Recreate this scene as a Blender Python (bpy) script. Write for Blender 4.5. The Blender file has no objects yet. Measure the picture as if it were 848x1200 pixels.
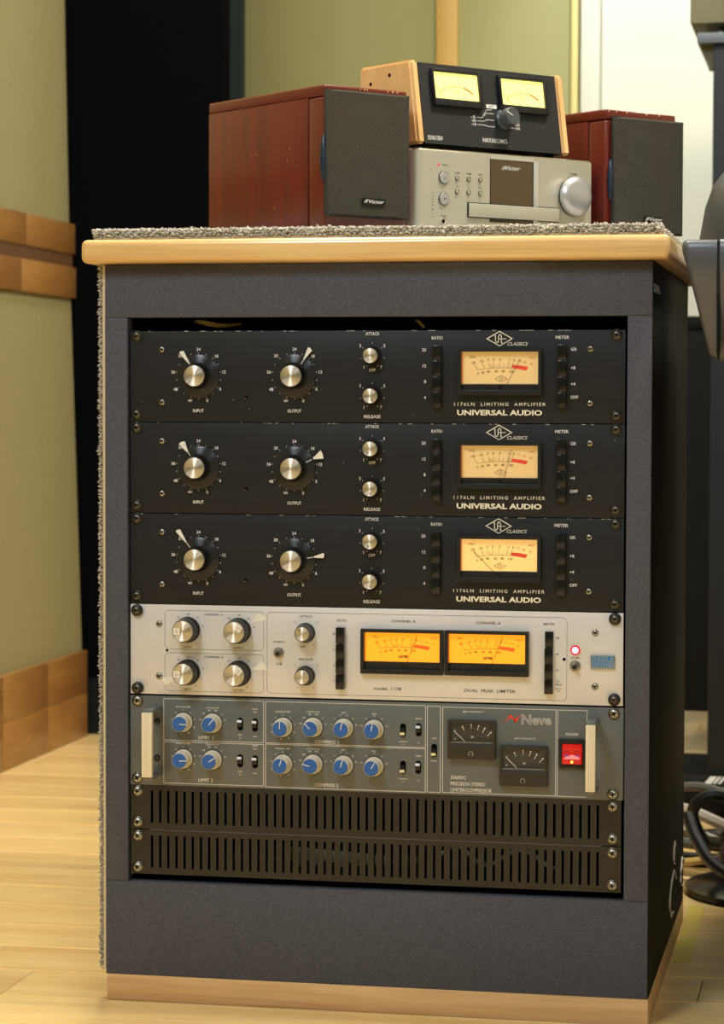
import bpy, bmesh, math, random
from mathutils import Vector, Matrix
random.seed(7)
S = bpy.context.scene
COL = S.collection
PI = math.pi

# ------------------------------------------------------------------ camera
def make_camera():
    yaw, pit, rol = -.1948, .0436, .0028
    cy, sy, cp, sp, cr, sr = math.cos(yaw), math.sin(yaw), math.cos(pit), math.sin(pit), math.cos(rol), math.sin(rol)
    f = Vector((sy*cp, cy*cp, -sp)); r = Vector((cy, -sy, 0)); u = r.cross(f)
    r2 = r*cr + u*sr; u2 = u*cr - r*sr
    m = Matrix((r2, u2, -f)).transposed().to_4x4()
    m.translation = Vector((.4536, -2.3512, .5891))
    cd = bpy.data.cameras.new('camera'); co = bpy.data.objects.new('camera', cd); COL.objects.link(co)
    co.matrix_world = m
    cd.sensor_fit = 'VERTICAL'; cd.sensor_height = 36; cd.sensor_width = 24
    cd.lens = 2924.96/1200*36
    cd.dof.use_dof = True; cd.dof.focus_distance = 2.36; cd.dof.aperture_fstop = 13
    cd.clip_start = .05
    S.camera = co
make_camera()

# ------------------------------------------------------------------ world, lights, exposure
w = bpy.data.worlds.new('world'); S.world = w; w.use_nodes = True
w.node_tree.nodes['Background'].inputs[0].default_value = (.75, .85, 1, 1)
w.node_tree.nodes['Background'].inputs[1].default_value = .05
def area(name, loc, target, size, power, color, sy=None, shape='DISK'):
    l = bpy.data.lights.new(name, 'AREA'); l.energy = power; l.color = color; l.size = size; l.shape = shape
    if sy: l.shape = 'RECTANGLE'; l.size_y = sy
    o = bpy.data.objects.new(name, l); COL.objects.link(o); o.location = loc
    o.rotation_euler = (Vector(target)-Vector(loc)).to_track_quat('-Z', 'Y').to_euler()
    return o
WARM = (1, .93, .82); COOL = (.8, .89, 1)
area('ceiling_lamp_front', (-.7, -2.0, 2.6), (0, 0, .4), 1.0, 58, (.86, .92, 1))
area('ceiling_lamp_camera', (1.3, -3.2, 2.6), (0, 0, .4), .8, 20, COOL)
area('ceiling_lamp_rear', (.9, .1, 2.62), (.3, .5, 0), .35, 46, WARM)
area('ceiling_lamp_left', (-.35, 0.5, 2.62), (-.45, .3, 0), .35, 32, WARM)
area('back_fill_light', (.9, 2.2, 2.65), (.3, 2.2, 0), .3, 9, WARM)  # added fill, brightens the rear floor strip and wall
def spot(name, loc, target, power, deg, color, blend=.9, rad=.04):
    l = bpy.data.lights.new(name, 'SPOT'); l.energy = power; l.color = color; l.spot_size = math.radians(deg); l.spot_blend = blend; l.shadow_soft_size = rad
    o = bpy.data.objects.new(name, l); COL.objects.link(o); o.location = loc
    o.rotation_euler = (Vector(target)-Vector(loc)).to_track_quat('-Z', 'Y').to_euler()
spot('wall_washer_lamp', (.12, 2.0, 2.5), (.12, 2.58, 1.42), 120, 42, (.78, .87, 1))
vs = S.view_settings
vs.view_transform = 'Standard'; vs.look = 'None'; vs.gamma = 1; vs.use_curve_mapping = False
vs.exposure = 0.35

# ------------------------------------------------------------------ materials
def lin(c):
    c = c/255
    return c/12.92 if c <= .04045 else ((c+.055)/1.055)**2.4
def rgb(r, g, b): return (lin(r), lin(g), lin(b), 1)
MATS = {}
def mat(name, col, rough=.5, metal=0, spec=.5, emit=None, es=0, coat=0, noise=None, bump=None, aniso=0):
    """noise=(scale, amount[, stretch xyz]); bump=(scale, strength)"""
    m = bpy.data.materials.new(name); m.use_nodes = True; nt = m.node_tree; b = nt.nodes['Principled BSDF']
    b.inputs['Base Color'].default_value = col; b.inputs['Roughness'].default_value = rough
    b.inputs['Metallic'].default_value = metal; b.inputs['Specular IOR Level'].default_value = spec
    b.inputs['Coat Weight'].default_value = coat; b.inputs['Coat Roughness'].default_value = .15
    if emit: b.inputs['Emission Color'].default_value = emit; b.inputs['Emission Strength'].default_value = es
    tc = nt.nodes.new('ShaderNodeTexCoord')
    if noise:
        mp = nt.nodes.new('ShaderNodeMapping'); nt.links.new(tc.outputs['Object'], mp.inputs[0])
        if len(noise) > 2: mp.inputs['Scale'].default_value = noise[2]
        n = nt.nodes.new('ShaderNodeTexNoise'); n.inputs['Scale'].default_value = noise[0]; n.inputs['Detail'].default_value = 5
        nt.links.new(mp.outputs[0], n.inputs['Vector'])
        mr = nt.nodes.new('ShaderNodeMapRange'); mr.inputs[1].default_value = .3; mr.inputs[2].default_value = .7
        mr.inputs[3].default_value = 1-noise[1]; mr.inputs[4].default_value = 1+noise[1]
        nt.links.new(n.outputs[0], mr.inputs[0])
        mx = nt.nodes.new('ShaderNodeVectorMath'); mx.operation = 'SCALE'; mx.inputs[0].default_value = col[:3]
        nt.links.new(mr.outputs[0], mx.inputs['Scale']); nt.links.new(mx.outputs[0], b.inputs['Base Color'])
    if bump:
        n = nt.nodes.new('ShaderNodeTexNoise'); n.inputs['Scale'].default_value = bump[0]; n.inputs['Detail'].default_value = 3
        nt.links.new(tc.outputs['Object'], n.inputs['Vector'])
        bp = nt.nodes.new('ShaderNodeBump'); bp.inputs['Strength'].default_value = bump[1]; bp.inputs['Distance'].default_value = .001
        nt.links.new(n.outputs[0], bp.inputs['Height']); nt.links.new(bp.outputs[0], b.inputs['Normal'])
    MATS[name] = m
    return m
def wood(name, c1, c2, scale=(1.2, 14, 14), rough=.4, coat=0., per_object=0., blocks=0):
    m = bpy.data.materials.new(name); m.use_nodes = True; nt = m.node_tree; b = nt.nodes['Principled BSDF']
    b.inputs['Roughness'].default_value = rough; b.inputs['Coat Weight'].default_value = coat; b.inputs['Coat Roughness'].default_value = .12
    tc = nt.nodes.new('ShaderNodeTexCoord'); mp = nt.nodes.new('ShaderNodeMapping'); mp.inputs['Scale'].default_value = scale
    oi = nt.nodes.new('ShaderNodeObjectInfo')
    ad = nt.nodes.new('ShaderNodeVectorMath'); ad.operation = 'MULTIPLY_ADD'
    cm = nt.nodes.new('ShaderNodeCombineXYZ')
    for i in range(3): nt.links.new(oi.outputs['Random'], cm.inputs[i])
    nt.links.new(cm.outputs[0], ad.inputs[0]); ad.inputs[1].default_value = (37, 53, 71)
    nt.links.new(tc.outputs['Object'], mp.inputs[0]); nt.links.new(mp.outputs[0], ad.inputs[2])
    n = nt.nodes.new('ShaderNodeTexNoise'); n.inputs['Scale'].default_value = 2.2; n.inputs['Detail'].default_value = 7; n.inputs['Distortion'].default_value = .6
    nt.links.new(ad.outputs[0], n.inputs['Vector'])
    n2 = nt.nodes.new('ShaderNodeTexNoise'); n2.inputs['Scale'].default_value = 14; n2.inputs['Detail'].default_value = 4
    nt.links.new(ad.outputs[0], n2.inputs['Vector'])
    mm = nt.nodes.new('ShaderNodeMath'); mm.operation = 'MULTIPLY_ADD'; mm.inputs[1].default_value = .35
    nt.links.new(n2.outputs[0], mm.inputs[0]); 
    sc = nt.nodes.new('ShaderNodeMath'); sc.operation = 'MULTIPLY'; sc.inputs[1].default_value = .65
    nt.links.new(n.outputs[0], sc.inputs[0]); nt.links.new(sc.outputs[0], mm.inputs[2])
    cr = nt.nodes.new('ShaderNodeValToRGB'); cr.color_ramp.elements[0].position = .36; cr.color_ramp.elements[1].position = .62
    cr.color_ramp.elements[0].color = c2; cr.color_ramp.elements[1].color = c1
    nt.links.new(mm.outputs[0], cr.inputs[0])
    hs = nt.nodes.new('ShaderNodeHueSaturation')
    mr = nt.nodes.new('ShaderNodeMapRange'); mr.inputs[3].default_value = 1-per_object; mr.inputs[4].default_value = 1+per_object
    nt.links.new(oi.outputs['Random'], mr.inputs[0]); nt.links.new(mr.outputs[0], hs.inputs['Value'])
    nt.links.new(cr.outputs[0], hs.inputs['Color']); nt.links.new(hs.outputs[0], b.inputs['Base Color'])
    MATS[name] = m
    return m
def brushed_cap(name):                      # turned aluminium: fine concentric rings give the radial fan of light
    m = mat(name, rgb(238, 232, 220), .52, 1); nt = m.node_tree; b = nt.nodes['Principled BSDF']
    b.inputs['Anisotropic'].default_value = .97; b.inputs['Anisotropic Rotation'].default_value = .25
    tg = nt.nodes.new('ShaderNodeTangent'); tg.direction_type = 'RADIAL'; tg.axis = 'Y'
    nt.links.new(tg.outputs[0], b.inputs['Tangent'])
    return m
def glass(name, tint=(1, 1, 1, 1), gloss=.05):
    m = bpy.data.materials.new(name); m.use_nodes = True; nt = m.node_tree; nt.nodes.clear()
    o = nt.nodes.new('ShaderNodeOutputMaterial'); t = nt.nodes.new('ShaderNodeBsdfTransparent'); g = nt.nodes.new('ShaderNodeBsdfGlossy')
    t.inputs[0].default_value = tint; g.inputs['Roughness'].default_value = .04
    fr = nt.nodes.new('ShaderNodeFresnel'); fr.inputs[0].default_value = 1.45
    mx = nt.nodes.new('ShaderNodeMixShader'); nt.links.new(fr.outputs[0], mx.inputs[0]); nt.links.new(t.outputs[0], mx.inputs[1]); nt.links.new(g.outputs[0], mx.inputs[2])
    ge = nt.nodes.new('ShaderNodeNewGeometry'); iv = nt.nodes.new('ShaderNodeMath'); iv.operation = 'SUBTRACT'; iv.inputs[0].default_value = 1
    nt.links.new(ge.outputs['Backfacing'], iv.inputs[1]); ml = nt.nodes.new('ShaderNodeMath'); ml.operation = 'MULTIPLY'
    nt.links.new(iv.outputs[0], ml.inputs[0]); nt.links.new(fr.outputs[0], ml.inputs[1]); nt.links.new(ml.outputs[0], mx.inputs[0])
    nt.links.new(mx.outputs[0], o.inputs[0]); MATS[name] = m
    return m
mat('black_panel', rgb(34, 34, 36), .45, 0, .22, noise=(9, .12, (1, 1, 8)), bump=(900, .08))
mat('black_plastic', rgb(19, 19, 21), .38)
mat('black_gloss', rgb(14, 14, 16), .2)
mat('black_matt', rgb(12, 12, 13), .8, spec=.2)
mat('void_black', rgb(7, 7, 8), .95, spec=.05)
mat('white_print', rgb(222, 220, 212), .6)
mat('ink_black', rgb(28, 24, 22), .6)
mat('gray_print', rgb(212, 212, 202), .6)
mat('cream_print', rgb(228, 221, 196), .6)
mat('steel', rgb(160, 157, 150), .3, 1)
mat('dark_steel', rgb(96, 92, 84), .35, 1)
mat('chrome', rgb(225, 220, 208), .14, 1)
mat('brass', rgb(196, 160, 96), .3, 1)
brushed_cap('cap_alu')
def skirt_mat():
    m = mat('skirt_plastic', rgb(58, 58, 60), .28, .5); nt = m.node_tree; b = nt.nodes['Principled BSDF']
    b.inputs['Anisotropic'].default_value = .85; b.inputs['Anisotropic Rotation'].default_value = .25; b.inputs['Alpha'].default_value = .8
    tg = nt.nodes.new('ShaderNodeTangent'); tg.direction_type = 'RADIAL'; tg.axis = 'Y'; nt.links.new(tg.outputs[0], b.inputs['Tangent'])
skirt_mat()
mat('alu_edge', rgb(205, 200, 190), .3, 1)
mat('silver_panel', rgb(216, 213, 210), .42, .25, noise=(14, .05), bump=(700, .05))
mat('neve_panel', rgb(98, 101, 99), .45, .1, noise=(20, .05), bump=(1200, .05))
mat('vent_metal', rgb(38, 34, 28), .42, .1, noise=(20, .08))
mat('cream_plastic', rgb(226, 214, 184), .42)
mat('ribbed_cream', rgb(222, 214, 192), .45)
mat('blue_cap', rgb(38, 92, 164), .4)
mat('badge_blue', rgb(40, 120, 176), .35)
mat('tab_white', rgb(225, 232, 250), .4)
mat('tab_cream', rgb(240, 225, 175), .4)
mat('gray_bracket', rgb(112, 116, 118), .38, .3)
mat('tape_paper', rgb(228, 222, 208), .7)
mat('pale_mark', rgb(205, 205, 200), .6)
mat('red_band', rgb(205, 60, 38), .6, emit=rgb(220, 60, 36), es=.25)
mat('orange_band', rgb(236, 80, 20), .6, emit=rgb(240, 80, 16), es=.6)
mat('red_print', rgb(190, 62, 44), .6)
mat('orange_print', rgb(214, 110, 30), .6)
mat('neve_red', rgb(222, 60, 34), .5)
mat('brown_ink', rgb(96, 48, 20), .6)
mat('meter_dark', rgb(40, 35, 26), .5)
mat('meter_cream', rgb(214, 184, 130), .6, emit=rgb(235, 185, 105), es=.26)
mat('meter_cream_hot', rgb(222, 186, 116), .6, emit=rgb(250, 200, 118), es=.46)
mat('meter_orange', rgb(235, 150, 30), .6, emit=rgb(255, 158, 22), es=.72)
mat('meter_side', rgb(150, 88, 34), .6, emit=rgb(190, 90, 20), es=.2)
mat('meter_yellow', rgb(236, 222, 130), .6, emit=rgb(255, 238, 128), es=.95)
mat('led_core', rgb(255, 190, 210), .4, emit=rgb(255, 175, 200), es=2.6)
mat('led_red', rgb(200, 20, 50), .3, emit=rgb(230, 10, 50), es=.5)
mat('rocker_red', rgb(180, 20, 18), .25, emit=rgb(225, 24, 18), es=.28, noise=(180, .3))
mat('rocker_dim', rgb(120, 16, 18), .25, emit=rgb(150, 16, 14), es=.35)
mat('rocker_hot', rgb(255, 200, 90), .3, emit=rgb(255, 170, 50), es=3.0)
mat('rocker_pink', rgb(230, 120, 120), .3, emit=rgb(240, 110, 110), es=.6)
mat('rocker_blue', rgb(90, 70, 150), .3, emit=rgb(90, 60, 140), es=.4)
mat('mdf', rgb(75, 75, 82), .75, spec=.25, noise=(420, .2), bump=(600, .15))
mat('cabinet_side', rgb(13, 12, 10), .7, spec=.2, noise=(20, .2))
mat('carpet_pile', rgb(150, 140, 124), .95, spec=.1, noise=(160, .35))
mat('carpet_back', rgb(196, 180, 146), .9, spec=.1)
mat('fur_grey', rgb(152, 146, 136), .95, spec=.1, noise=(90, .4))
wood('slab_wood', rgb(228, 190, 128), rgb(206, 160, 96), (1.0, 14, 40), .3, .8)
wood('plinth_wood', rgb(214, 176, 124), rgb(190, 148, 98), (1.0, 10, 26), .5, 0)
wood('floor_wood', rgb(238, 208, 144), rgb(216, 178, 112), (1.0, 14, 9), .3, .3, .07)
wood('rail_wood', rgb(160, 114, 58), rgb(138, 95, 46), (9, 1.2, 9), .4, .15, .07)
wood('cherry_side', rgb(112, 34, 22), rgb(86, 23, 16), (5, 14, 1.2), .32, .3)
mat('cherry_edge', rgb(98, 29, 19), .24, coat=.4, noise=(5, .1))
wood('beech', rgb(232, 190, 128), rgb(212, 164, 102), (9, 3, 2), .4, .15)
mat('fabric_wall', rgb(146, 138, 98), .9, spec=.15, noise=(240, .07, (1, 1, .3)), bump=(500, .2))
mat('fabric_back', rgb(152, 149, 100), .85, spec=.2, noise=(2, .04))
mat('pale_wall', rgb(204, 204, 184), .8, spec=.2, noise=(2, .02))
mat('yellow_strip', rgb(196, 156, 78), .5)
mat('pale_strip', rgb(206, 192, 120), .5)
mat('dark_wood', rgb(96, 64, 34), .6)  # darker brown wood strip in the slit between the two rails
mat('black_column', rgb(5, 5, 6), .95, spec=.05)
mat('dark_green', rgb(18, 28, 24), .8, spec=.2)
mat('ceiling_white', rgb(205, 203, 198), .9)
mat('floor_base', rgb(225, 205, 160), .7)
def grille_mat():
    m = mat('grille_cloth', rgb(66, 63, 54), .85, spec=.25, noise=(900, .45), bump=(1100, .6)); nt = m.node_tree
    b = nt.nodes['Principled BSDF']; b.inputs['Alpha'].default_value = .86
grille_mat()
mat('grille_frame', rgb(40, 40, 36), .6, bump=(900, .3))
mat('cone_dark', rgb(44, 30, 26), .6)
mat('cone_grey', rgb(96, 84, 72), .5)
mat('port_blue', rgb(24, 38, 54), .35)
mat('silver_face', rgb(200, 197, 180), .38, .55, bump=(500, .04))
mat('silver_light', rgb(214, 214, 206), .3, .6)
mat('knob_silver', rgb(205, 205, 208), .32, .75)
mat('dark_mirror', rgb(92, 76, 56), .12, .35)
mat('dark_case', rgb(52, 52, 52), .5)
mat('pcb_black', rgb(30, 30, 31), .5, bump=(1200, .25))
mat('knob_grey', rgb(70, 72, 74), .35)
mat('console_grey', rgb(84, 86, 92), .4, .35)
mat('console_rail', rgb(26, 26, 28), .3)
mat('leather', rgb(62, 62, 60), .5, bump=(120, .5), noise=(30, .15))
mat('post_blue', rgb(15, 21, 28), .6, spec=.3)
mat('shelf_grey', rgb(86, 94, 104), .4)
mat('olive_box', rgb(110, 108, 84), .6)
mat('desk_dark', rgb(12, 15, 15), .7, spec=.2)
mat('cable_black', rgb(20, 20, 20), .45)
mat('cable_grey', rgb(84, 84, 82), .5)
mat('cable_white', rgb(168, 162, 148), .5)
mat('cable_blue', rgb(20, 34, 130), .45)
mat('cable_tan', rgb(190, 160, 90), .5)
mat('tape_yellow', rgb(206, 186, 84), .5)
glass('clear_glass'); glass('smoky_glass', (.55, .53, .5, 1))

# ------------------------------------------------------------------ mesh helpers (millimetres)
class MB:
    def __init__(s): s.bm = bmesh.new(); s.mats = []; s.cur = 0
    def m(s, name):
        if name not in s.mats: s.mats.append(name)
        s.cur = s.mats.index(name); return s
    def face(s, vs):
        try: f = s.bm.faces.new(vs)
        except ValueError: return None
        f.material_index = s.cur; return f
    def box(s, x0, x1, y0, y1, z0, z1, bev=0, seg=2):
        v = [s.bm.verts.new(p) for p in ((x0,y0,z0),(x1,y0,z0),(x1,y1,z0),(x0,y1,z0),(x0,y0,z1),(x1,y0,z1),(x1,y1,z1),(x0,y1,z1))]
        fs = [s.face([v[i] for i in q]) for q in ((0,3,2,1),(4,5,6,7),(0,1,5,4),(1,2,6,5),(2,3,7,6),(3,0,4,7))]
        if bev:
            es = list({e for f in fs for e in f.edges})
            r = bmesh.ops.bevel(s.bm, geom=es, offset=bev, segments=seg, affect='EDGES', profile=.5)
            for f in r['faces']: f.material_index = s.cur
        return s
    def prism(s, pts, y0, y1, bev=0):            # outline in XZ (seen from the front, any winding), extruded along y
        a = sum(pts[i][0]*pts[(i+1)%len(pts)][1]-pts[(i+1)%len(pts)][0]*pts[i][1] for i in range(len(pts)))
        if a < 0: pts = pts[::-1]
        A = [s.bm.verts.new((x, y0, z)) for x, z in pts]; B = [s.bm.verts.new((x, y1, z)) for x, z in pts]
        n = len(pts); fs = [s.face(A), s.face(B[::-1])]
        for i in range(n): fs.append(s.face([A[i], B[i], B[(i+1)%n], A[(i+1)%n]]))
        if bev:
            es = list(fs[0].edges)
            r = bmesh.ops.bevel(s.bm, geom=es, offset=bev, segments=2, affect='EDGES')
            for f in r['faces']: f.material_index = s.cur
        return s
    def flat(s, pts, y):
        a = sum(pts[i][0]*pts[(i+1)%len(pts)][1]-pts[(i+1)%len(pts)][0]*pts[i][1] for i in range(len(pts)))
        if a < 0: pts = pts[::-1]
        s.face([s.bm.verts.new((x, y, z)) for x, z in pts]); return s
    def lathe(s, prof, cx=0, cz=0, seg=32, axis='y', cy=0, flute=0, fl_d=0, fl_range=None):
        """prof: list of (radius, along). axis y: along = y."""
        rings = []
        for k, (r, a) in enumerate(prof):
            ring = []
            if r < 1e-6:
                p = (cx, a, cz) if axis == 'y' else (cx, cy, a)
                rings.append([s.bm.verts.new(p)]); continue
            for i in range(seg):
                t = 2*PI*i/seg; rr = r
                if flute and (fl_range is None or k in fl_range): rr = r - (fl_d if i % 2 else 0)
                p = (cx+rr*math.cos(t), a, cz+rr*math.sin(t)) if axis == 'y' else (cx+rr*math.cos(t), cy+rr*math.sin(t), a)
                ring.append(s.bm.verts.new(p))
            rings.append(ring)
        for A, B in zip(rings, rings[1:]):
            for i in range(seg):
                j = (i+1) % seg
                if len(A) == 1 and len(B) == 1: continue
                if len(A) == 1: s.face([A[0], B[j], B[i]])
                elif len(B) == 1: s.face([A[i], A[j], B[0]])
                else: s.face([A[i], A[j], B[j], B[i]])
        return s
    def disc(s, cx, cz, r, y, seg=12):
        return s.flat([(cx+r*math.cos(2*PI*i/seg), cz+r*math.sin(2*PI*i/seg)) for i in range(seg)], y)
    def stroke(s, pts, w, y, closed=False):
        n = len(pts); L = []; R = []
        for i in range(n):
            p = Vector(pts[i]); 
            a = Vector(pts[i-1]) if (i > 0 or closed) else None
            b = Vector(pts[(i+1) % n]) if (i < n-1 or closed) else None
            d1 = (p-a).normalized() if a is not None else None; d2 = (b-p).normalized() if b is not None else None
            if d1 is None: d1 = d2
            if d2 is None: d2 = d1
            t = (d1+d2); t = t.normalized() if t.length > 1e-4 else d2
            nrm = Vector((-t.y, t.x)); k = max(.4, abs(nrm.dot(Vector((-d2.y, d2.x)))))
            L.append(p+nrm*w/2/k); R.append(p-nrm*w/2/k)
        LV = [s.bm.verts.new((q.x, y, q.y)) for q in L]; RV = [s.bm.verts.new((q.x, y, q.y)) for q in R]
        for i in range(n if closed else n-1):
            j = (i+1) % n; s.face([LV[i], RV[i], RV[j], LV[j]])
        return s
    def tube(s, pts, r, seg=8, closed=False):
        P = [Vector(p) for p in pts]; n = len(P); rings = []
        up = Vector((0, 0, 1)); prev = None
        for i in range(n):
            t = ((P[(i+1) % n] if (i < n-1 or closed) else P[i]) - (P[i-1] if (i > 0 or closed) else P[i])).normalized()
            if prev is None: u = t.orthogonal().normalized()
            else: u = (prev - t*prev.dot(t)).normalized()
            prev = u; v = t.cross(u)
            rr = r[i] if isinstance(r, (list, tuple)) else r
            rings.append([s.bm.verts.new(P[i]+u*rr*math.cos(2*PI*k/seg)+v*rr*math.sin(2*PI*k/seg)) for k in range(seg)])
        m = n if closed else n-1
        for i in range(m):
            A, B = rings[i], rings[(i+1) % n]
            for k in range(seg): s.face([A[k], A[(k+1) % seg], B[(k+1) % seg], B[k]])
        if not closed: s.face(rings[0][::-1]); s.face(rings[-1])
        return s
    def text(s, t, x, z, h, y, width=None, align='c', bold=.012, outline=0., shear=0., space=1., rot=0.):
        V, F, box = glyphs(t, bold, outline, shear, space)
        if not V: return s
        x0, x1, z0, z1, cap = box
        k = h/cap; kx = width/(x1-x0) if width else k
        ox = {'c': (x0+x1)/2, 'l': x0, 'r': x1}[align]
        c, sn = math.cos(rot), math.sin(rot)
        vs_ = []
        for (a, b, d) in V:
            px, pz = (a-ox)*kx, (b-cap/2)*k
            vs_.append(s.bm.verts.new((x+px*c-pz*sn, y-d*k, z+px*sn+pz*c)))
        for f in F: s.face([vs_[i] for i in f])
        return s
    def mesh(s, name, smooth=True, angle=35, scale=.001):
        me = bpy.data.meshes.new(name)
        bmesh.ops.scale(s.bm, vec=(scale,)*3, verts=s.bm.verts)
        s.bm.normal_update()
        s.bm.to_mesh(me); s.bm.free()
        for n in s.mats: me.materials.append(MATS[n])
        if smooth:
            me.shade_smooth(); me.set_sharp_from_angle(angle=math.radians(angle))
        return me
_g = {}
def glyphs(t, bold, outline, shear, space):
    key = (t, bold, outline, shear, space)
    if key in _g: return _g[key]
    cu = bpy.data.curves.new('t', 'FONT'); cu.body = t; cu.size = 1; cu.resolution_u = 2; cu.offset = bold; cu.shear = shear; cu.space_character = space
    if outline: cu.fill_mode = 'NONE'; cu.bevel_depth = outline; cu.bevel_resolution = 0
    ob = bpy.data.objects.new('t', cu); me = ob.to_mesh()
    V = [tuple(v.co) for v in me.vertices]; F = [tuple(p.vertices) for p in me.polygons]
    ob.to_mesh_clear(); bpy.data.objects.remove(ob); bpy.data.curves.remove(cu)
    if V:
        xs = [v[0] for v in V]; zs = [v[1] for v in V]; box = (min(xs), max(xs), min(zs), max(zs), .69)
        if t.islower(): box = box[:4]+(.69,)
    else: box = None
    _g[key] = (V, F, box); return _g[key]

def empty(name, loc=(0, 0, 0), rz=0, label=None, cat=None, group=None):
    o = bpy.data.objects.new(name, None); COL.objects.link(o); o.location = loc; o.rotation_euler = (0, 0, rz); o.empty_display_size = .05
    tag(o, label, cat, group); return o
def tag(o, label=None, cat=None, group=None, kind=None):
    if label: o['label'] = label
    if cat: o['category'] = cat
    if group: o['group'] = group
    if kind: o['kind'] = kind
    return o
def part(name, mb, parent=None, loc=(0, 0, 0), rot=(0, 0, 0), label=None, angle=35, kind=None):
    me = mb if isinstance(mb, bpy.types.Mesh) else mb.mesh(name, angle=angle)
    o = bpy.data.objects.new(name, me); COL.objects.link(o); o.parent = parent
    o.location = [c*.001 for c in loc]; o.rotation_euler = rot
    if label: o['label'] = label
    if kind or name in PRINT: o['kind'] = kind or 'stuff'
    return o
PRINT = {'lettering', 'wear_marks', 'maker_name', 'edge_chips', 'border_lines', 'scale_print', 'torn_sticker', 'badge_letters', 'badge_text', 'lamp_glow', 'label_strip', 'maker_mark', 'blind_hole', 'screw_hole'}
def pol(cx, cz, r, deg): return (cx+r*math.cos(math.radians(deg)), cz+r*math.sin(math.radians(deg)))
def rrect(x0, x1, z0, z1, r, n=5):
    P = []
    for cx, cz, a0 in ((x1-r, z1-r, 0), (x0+r, z1-r, 90), (x0+r, z0+r, 180), (x1-r, z0+r, 270)):
        for i in range(n): P.append(pol(cx, cz, r, a0+90*i/(n-1)))
    return P
CACHE = {}
def cached(key, fn):
    if key not in CACHE: CACHE[key] = fn()
    return CACHE[key]

# ------------------------------------------------------------------ the setting
def struct(name, mb, parent=None, loc=(0, 0, 0)):
    o = part(name, mb, parent, loc); o['kind'] = 'structure'; return o
M = 1000
XL, XR, YF, YB, ZC = -.89, 3.0, -5.0, 2.62, 2.75
floor = struct('floor', MB().m('floor_base').box(-1.6*M, XR*M, YF*M, 3.0*M, -30, -4.5))
pw = .1085*M
def planks():
    y = -1.09*M; row = 0; rnd = random.Random(3)
    while y < 2.66*M:
        x = -1.05*M - rnd.uniform(0, 500)
        if abs(y - (.4469*M)) < pw: x = -1.05*M
        while x < 1.1*M:
            L = rnd.choice((600, 750, 900))
            o = part('floor_plank', cached(('plank', L), lambda: MB().m('floor_wood').box(.5, L-.5, .6, pw-.6, -4.5, 0, 1.1, 1).mesh('floor_plank')), floor, (x, y-.004, rnd.uniform(-.25, .0)))
            x += L
        y += pw; row += 1
planks()
struct('ceiling', MB().m('ceiling_white').box(-1.6*M, XR*M, YF*M, 3.0*M, ZC*M, ZC*M+40))
# left wall: lower panel, two timber rails, leaning upper panel, block-wood skirting
yl0, yl1 = -5.0*M, 1.872*M
def xa(y): return -934.4+ (y-0)*.0333 if False else -.8716*M+(y-1865.6)*.0335
wl = struct('wall_left', MB().m('fabric_wall').prism([(-1000, 0), (-1000, 2750), (-940, 2750), (-906, 902), (-903, 772), (-884, 152), (-884, 0)], yl0, yl1))
for k, (z0, z1) in enumerate(((849, 902), (772, 826))):
    tr = struct('trim_%d' % (k+1), MB().m('rail_wood').box(-904, -899.5, -1200, 1878, z0+2, z1-2))
    y = 1880; n = 0; rnd = random.Random(5+k)
    while y > -1300:
        L = rnd.uniform(150, 330)
        part('wood_block', MB().m('rail_wood').box(-900, -897+k*1.5, y-L+.15, y-.15, z0, z1, 1.2), tr)
        y -= L
struct('trim_3', MB().m('dark_wood').box(-903, -899, -1200, 1870, 826, 849))
def skirt():
    bb = struct('baseboard_left', MB().m('rail_wood').prism([(-905, 0), (-905, 148), (-884, 148), (-884, 0)], -1300, 1860))
    y = 1866; rnd = random.Random(11)
    while y > -1200:
        L = rnd.uniform(150, 300)
        z = rnd.uniform(60, 90)
        for (a, b) in ((0, z), (z, 152)):
            off = rnd.uniform(-.0, .0)
            part('wood_block', MB().m('rail_wood').box(-885, -872, y-L+.15, y-.15, a+.15, b-.15, .8), bb)
        y -= L
skirt()
# black return behind the left wall
struct('wall_rear_left', MB().m('black_column').box(-1300, -635, 1905, 1975, 0, 2750))
struct('trim_4', MB().m('dark_green').box(-635, -613, 1950, 1975, 0, 2750))
struct('baseboard_rear_left', MB().m('desk_dark').box(-1000, -610, 1890, 1905, 0, 98))
# rear wall, pale column on the right
struct('wall_back', MB().m('fabric_back').box(-1300, XR*M, YB*M, YB*M+60, 0, 2750))
struct('wall_back_right', MB().m('pale_wall').box(-42, XR*M, YB*M-40, YB*M, 0, 2750))
struct('trim_5', MB().m('yellow_strip').box(-377, -333, YB*M-12, YB*M, 0, 2750, 2))
struct('trim_6', MB().m('pale_strip').box(-106, -92, YB*M-14, YB*M, 0, 2750, 2))
struct('trim_7', MB().m('pale_wall').box(-86, -42, YB*M-22, YB*M, 0, 2750, 2))
struct('wall_right', MB().m('pale_wall').box(XR*M, XR*M+50, YF*M, 3*M, 0, 2750))
struct('wall_front', MB().m('pale_wall').box(-1.6*M, XR*M, YF*M-50, YF*M, 0, 2750))

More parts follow.
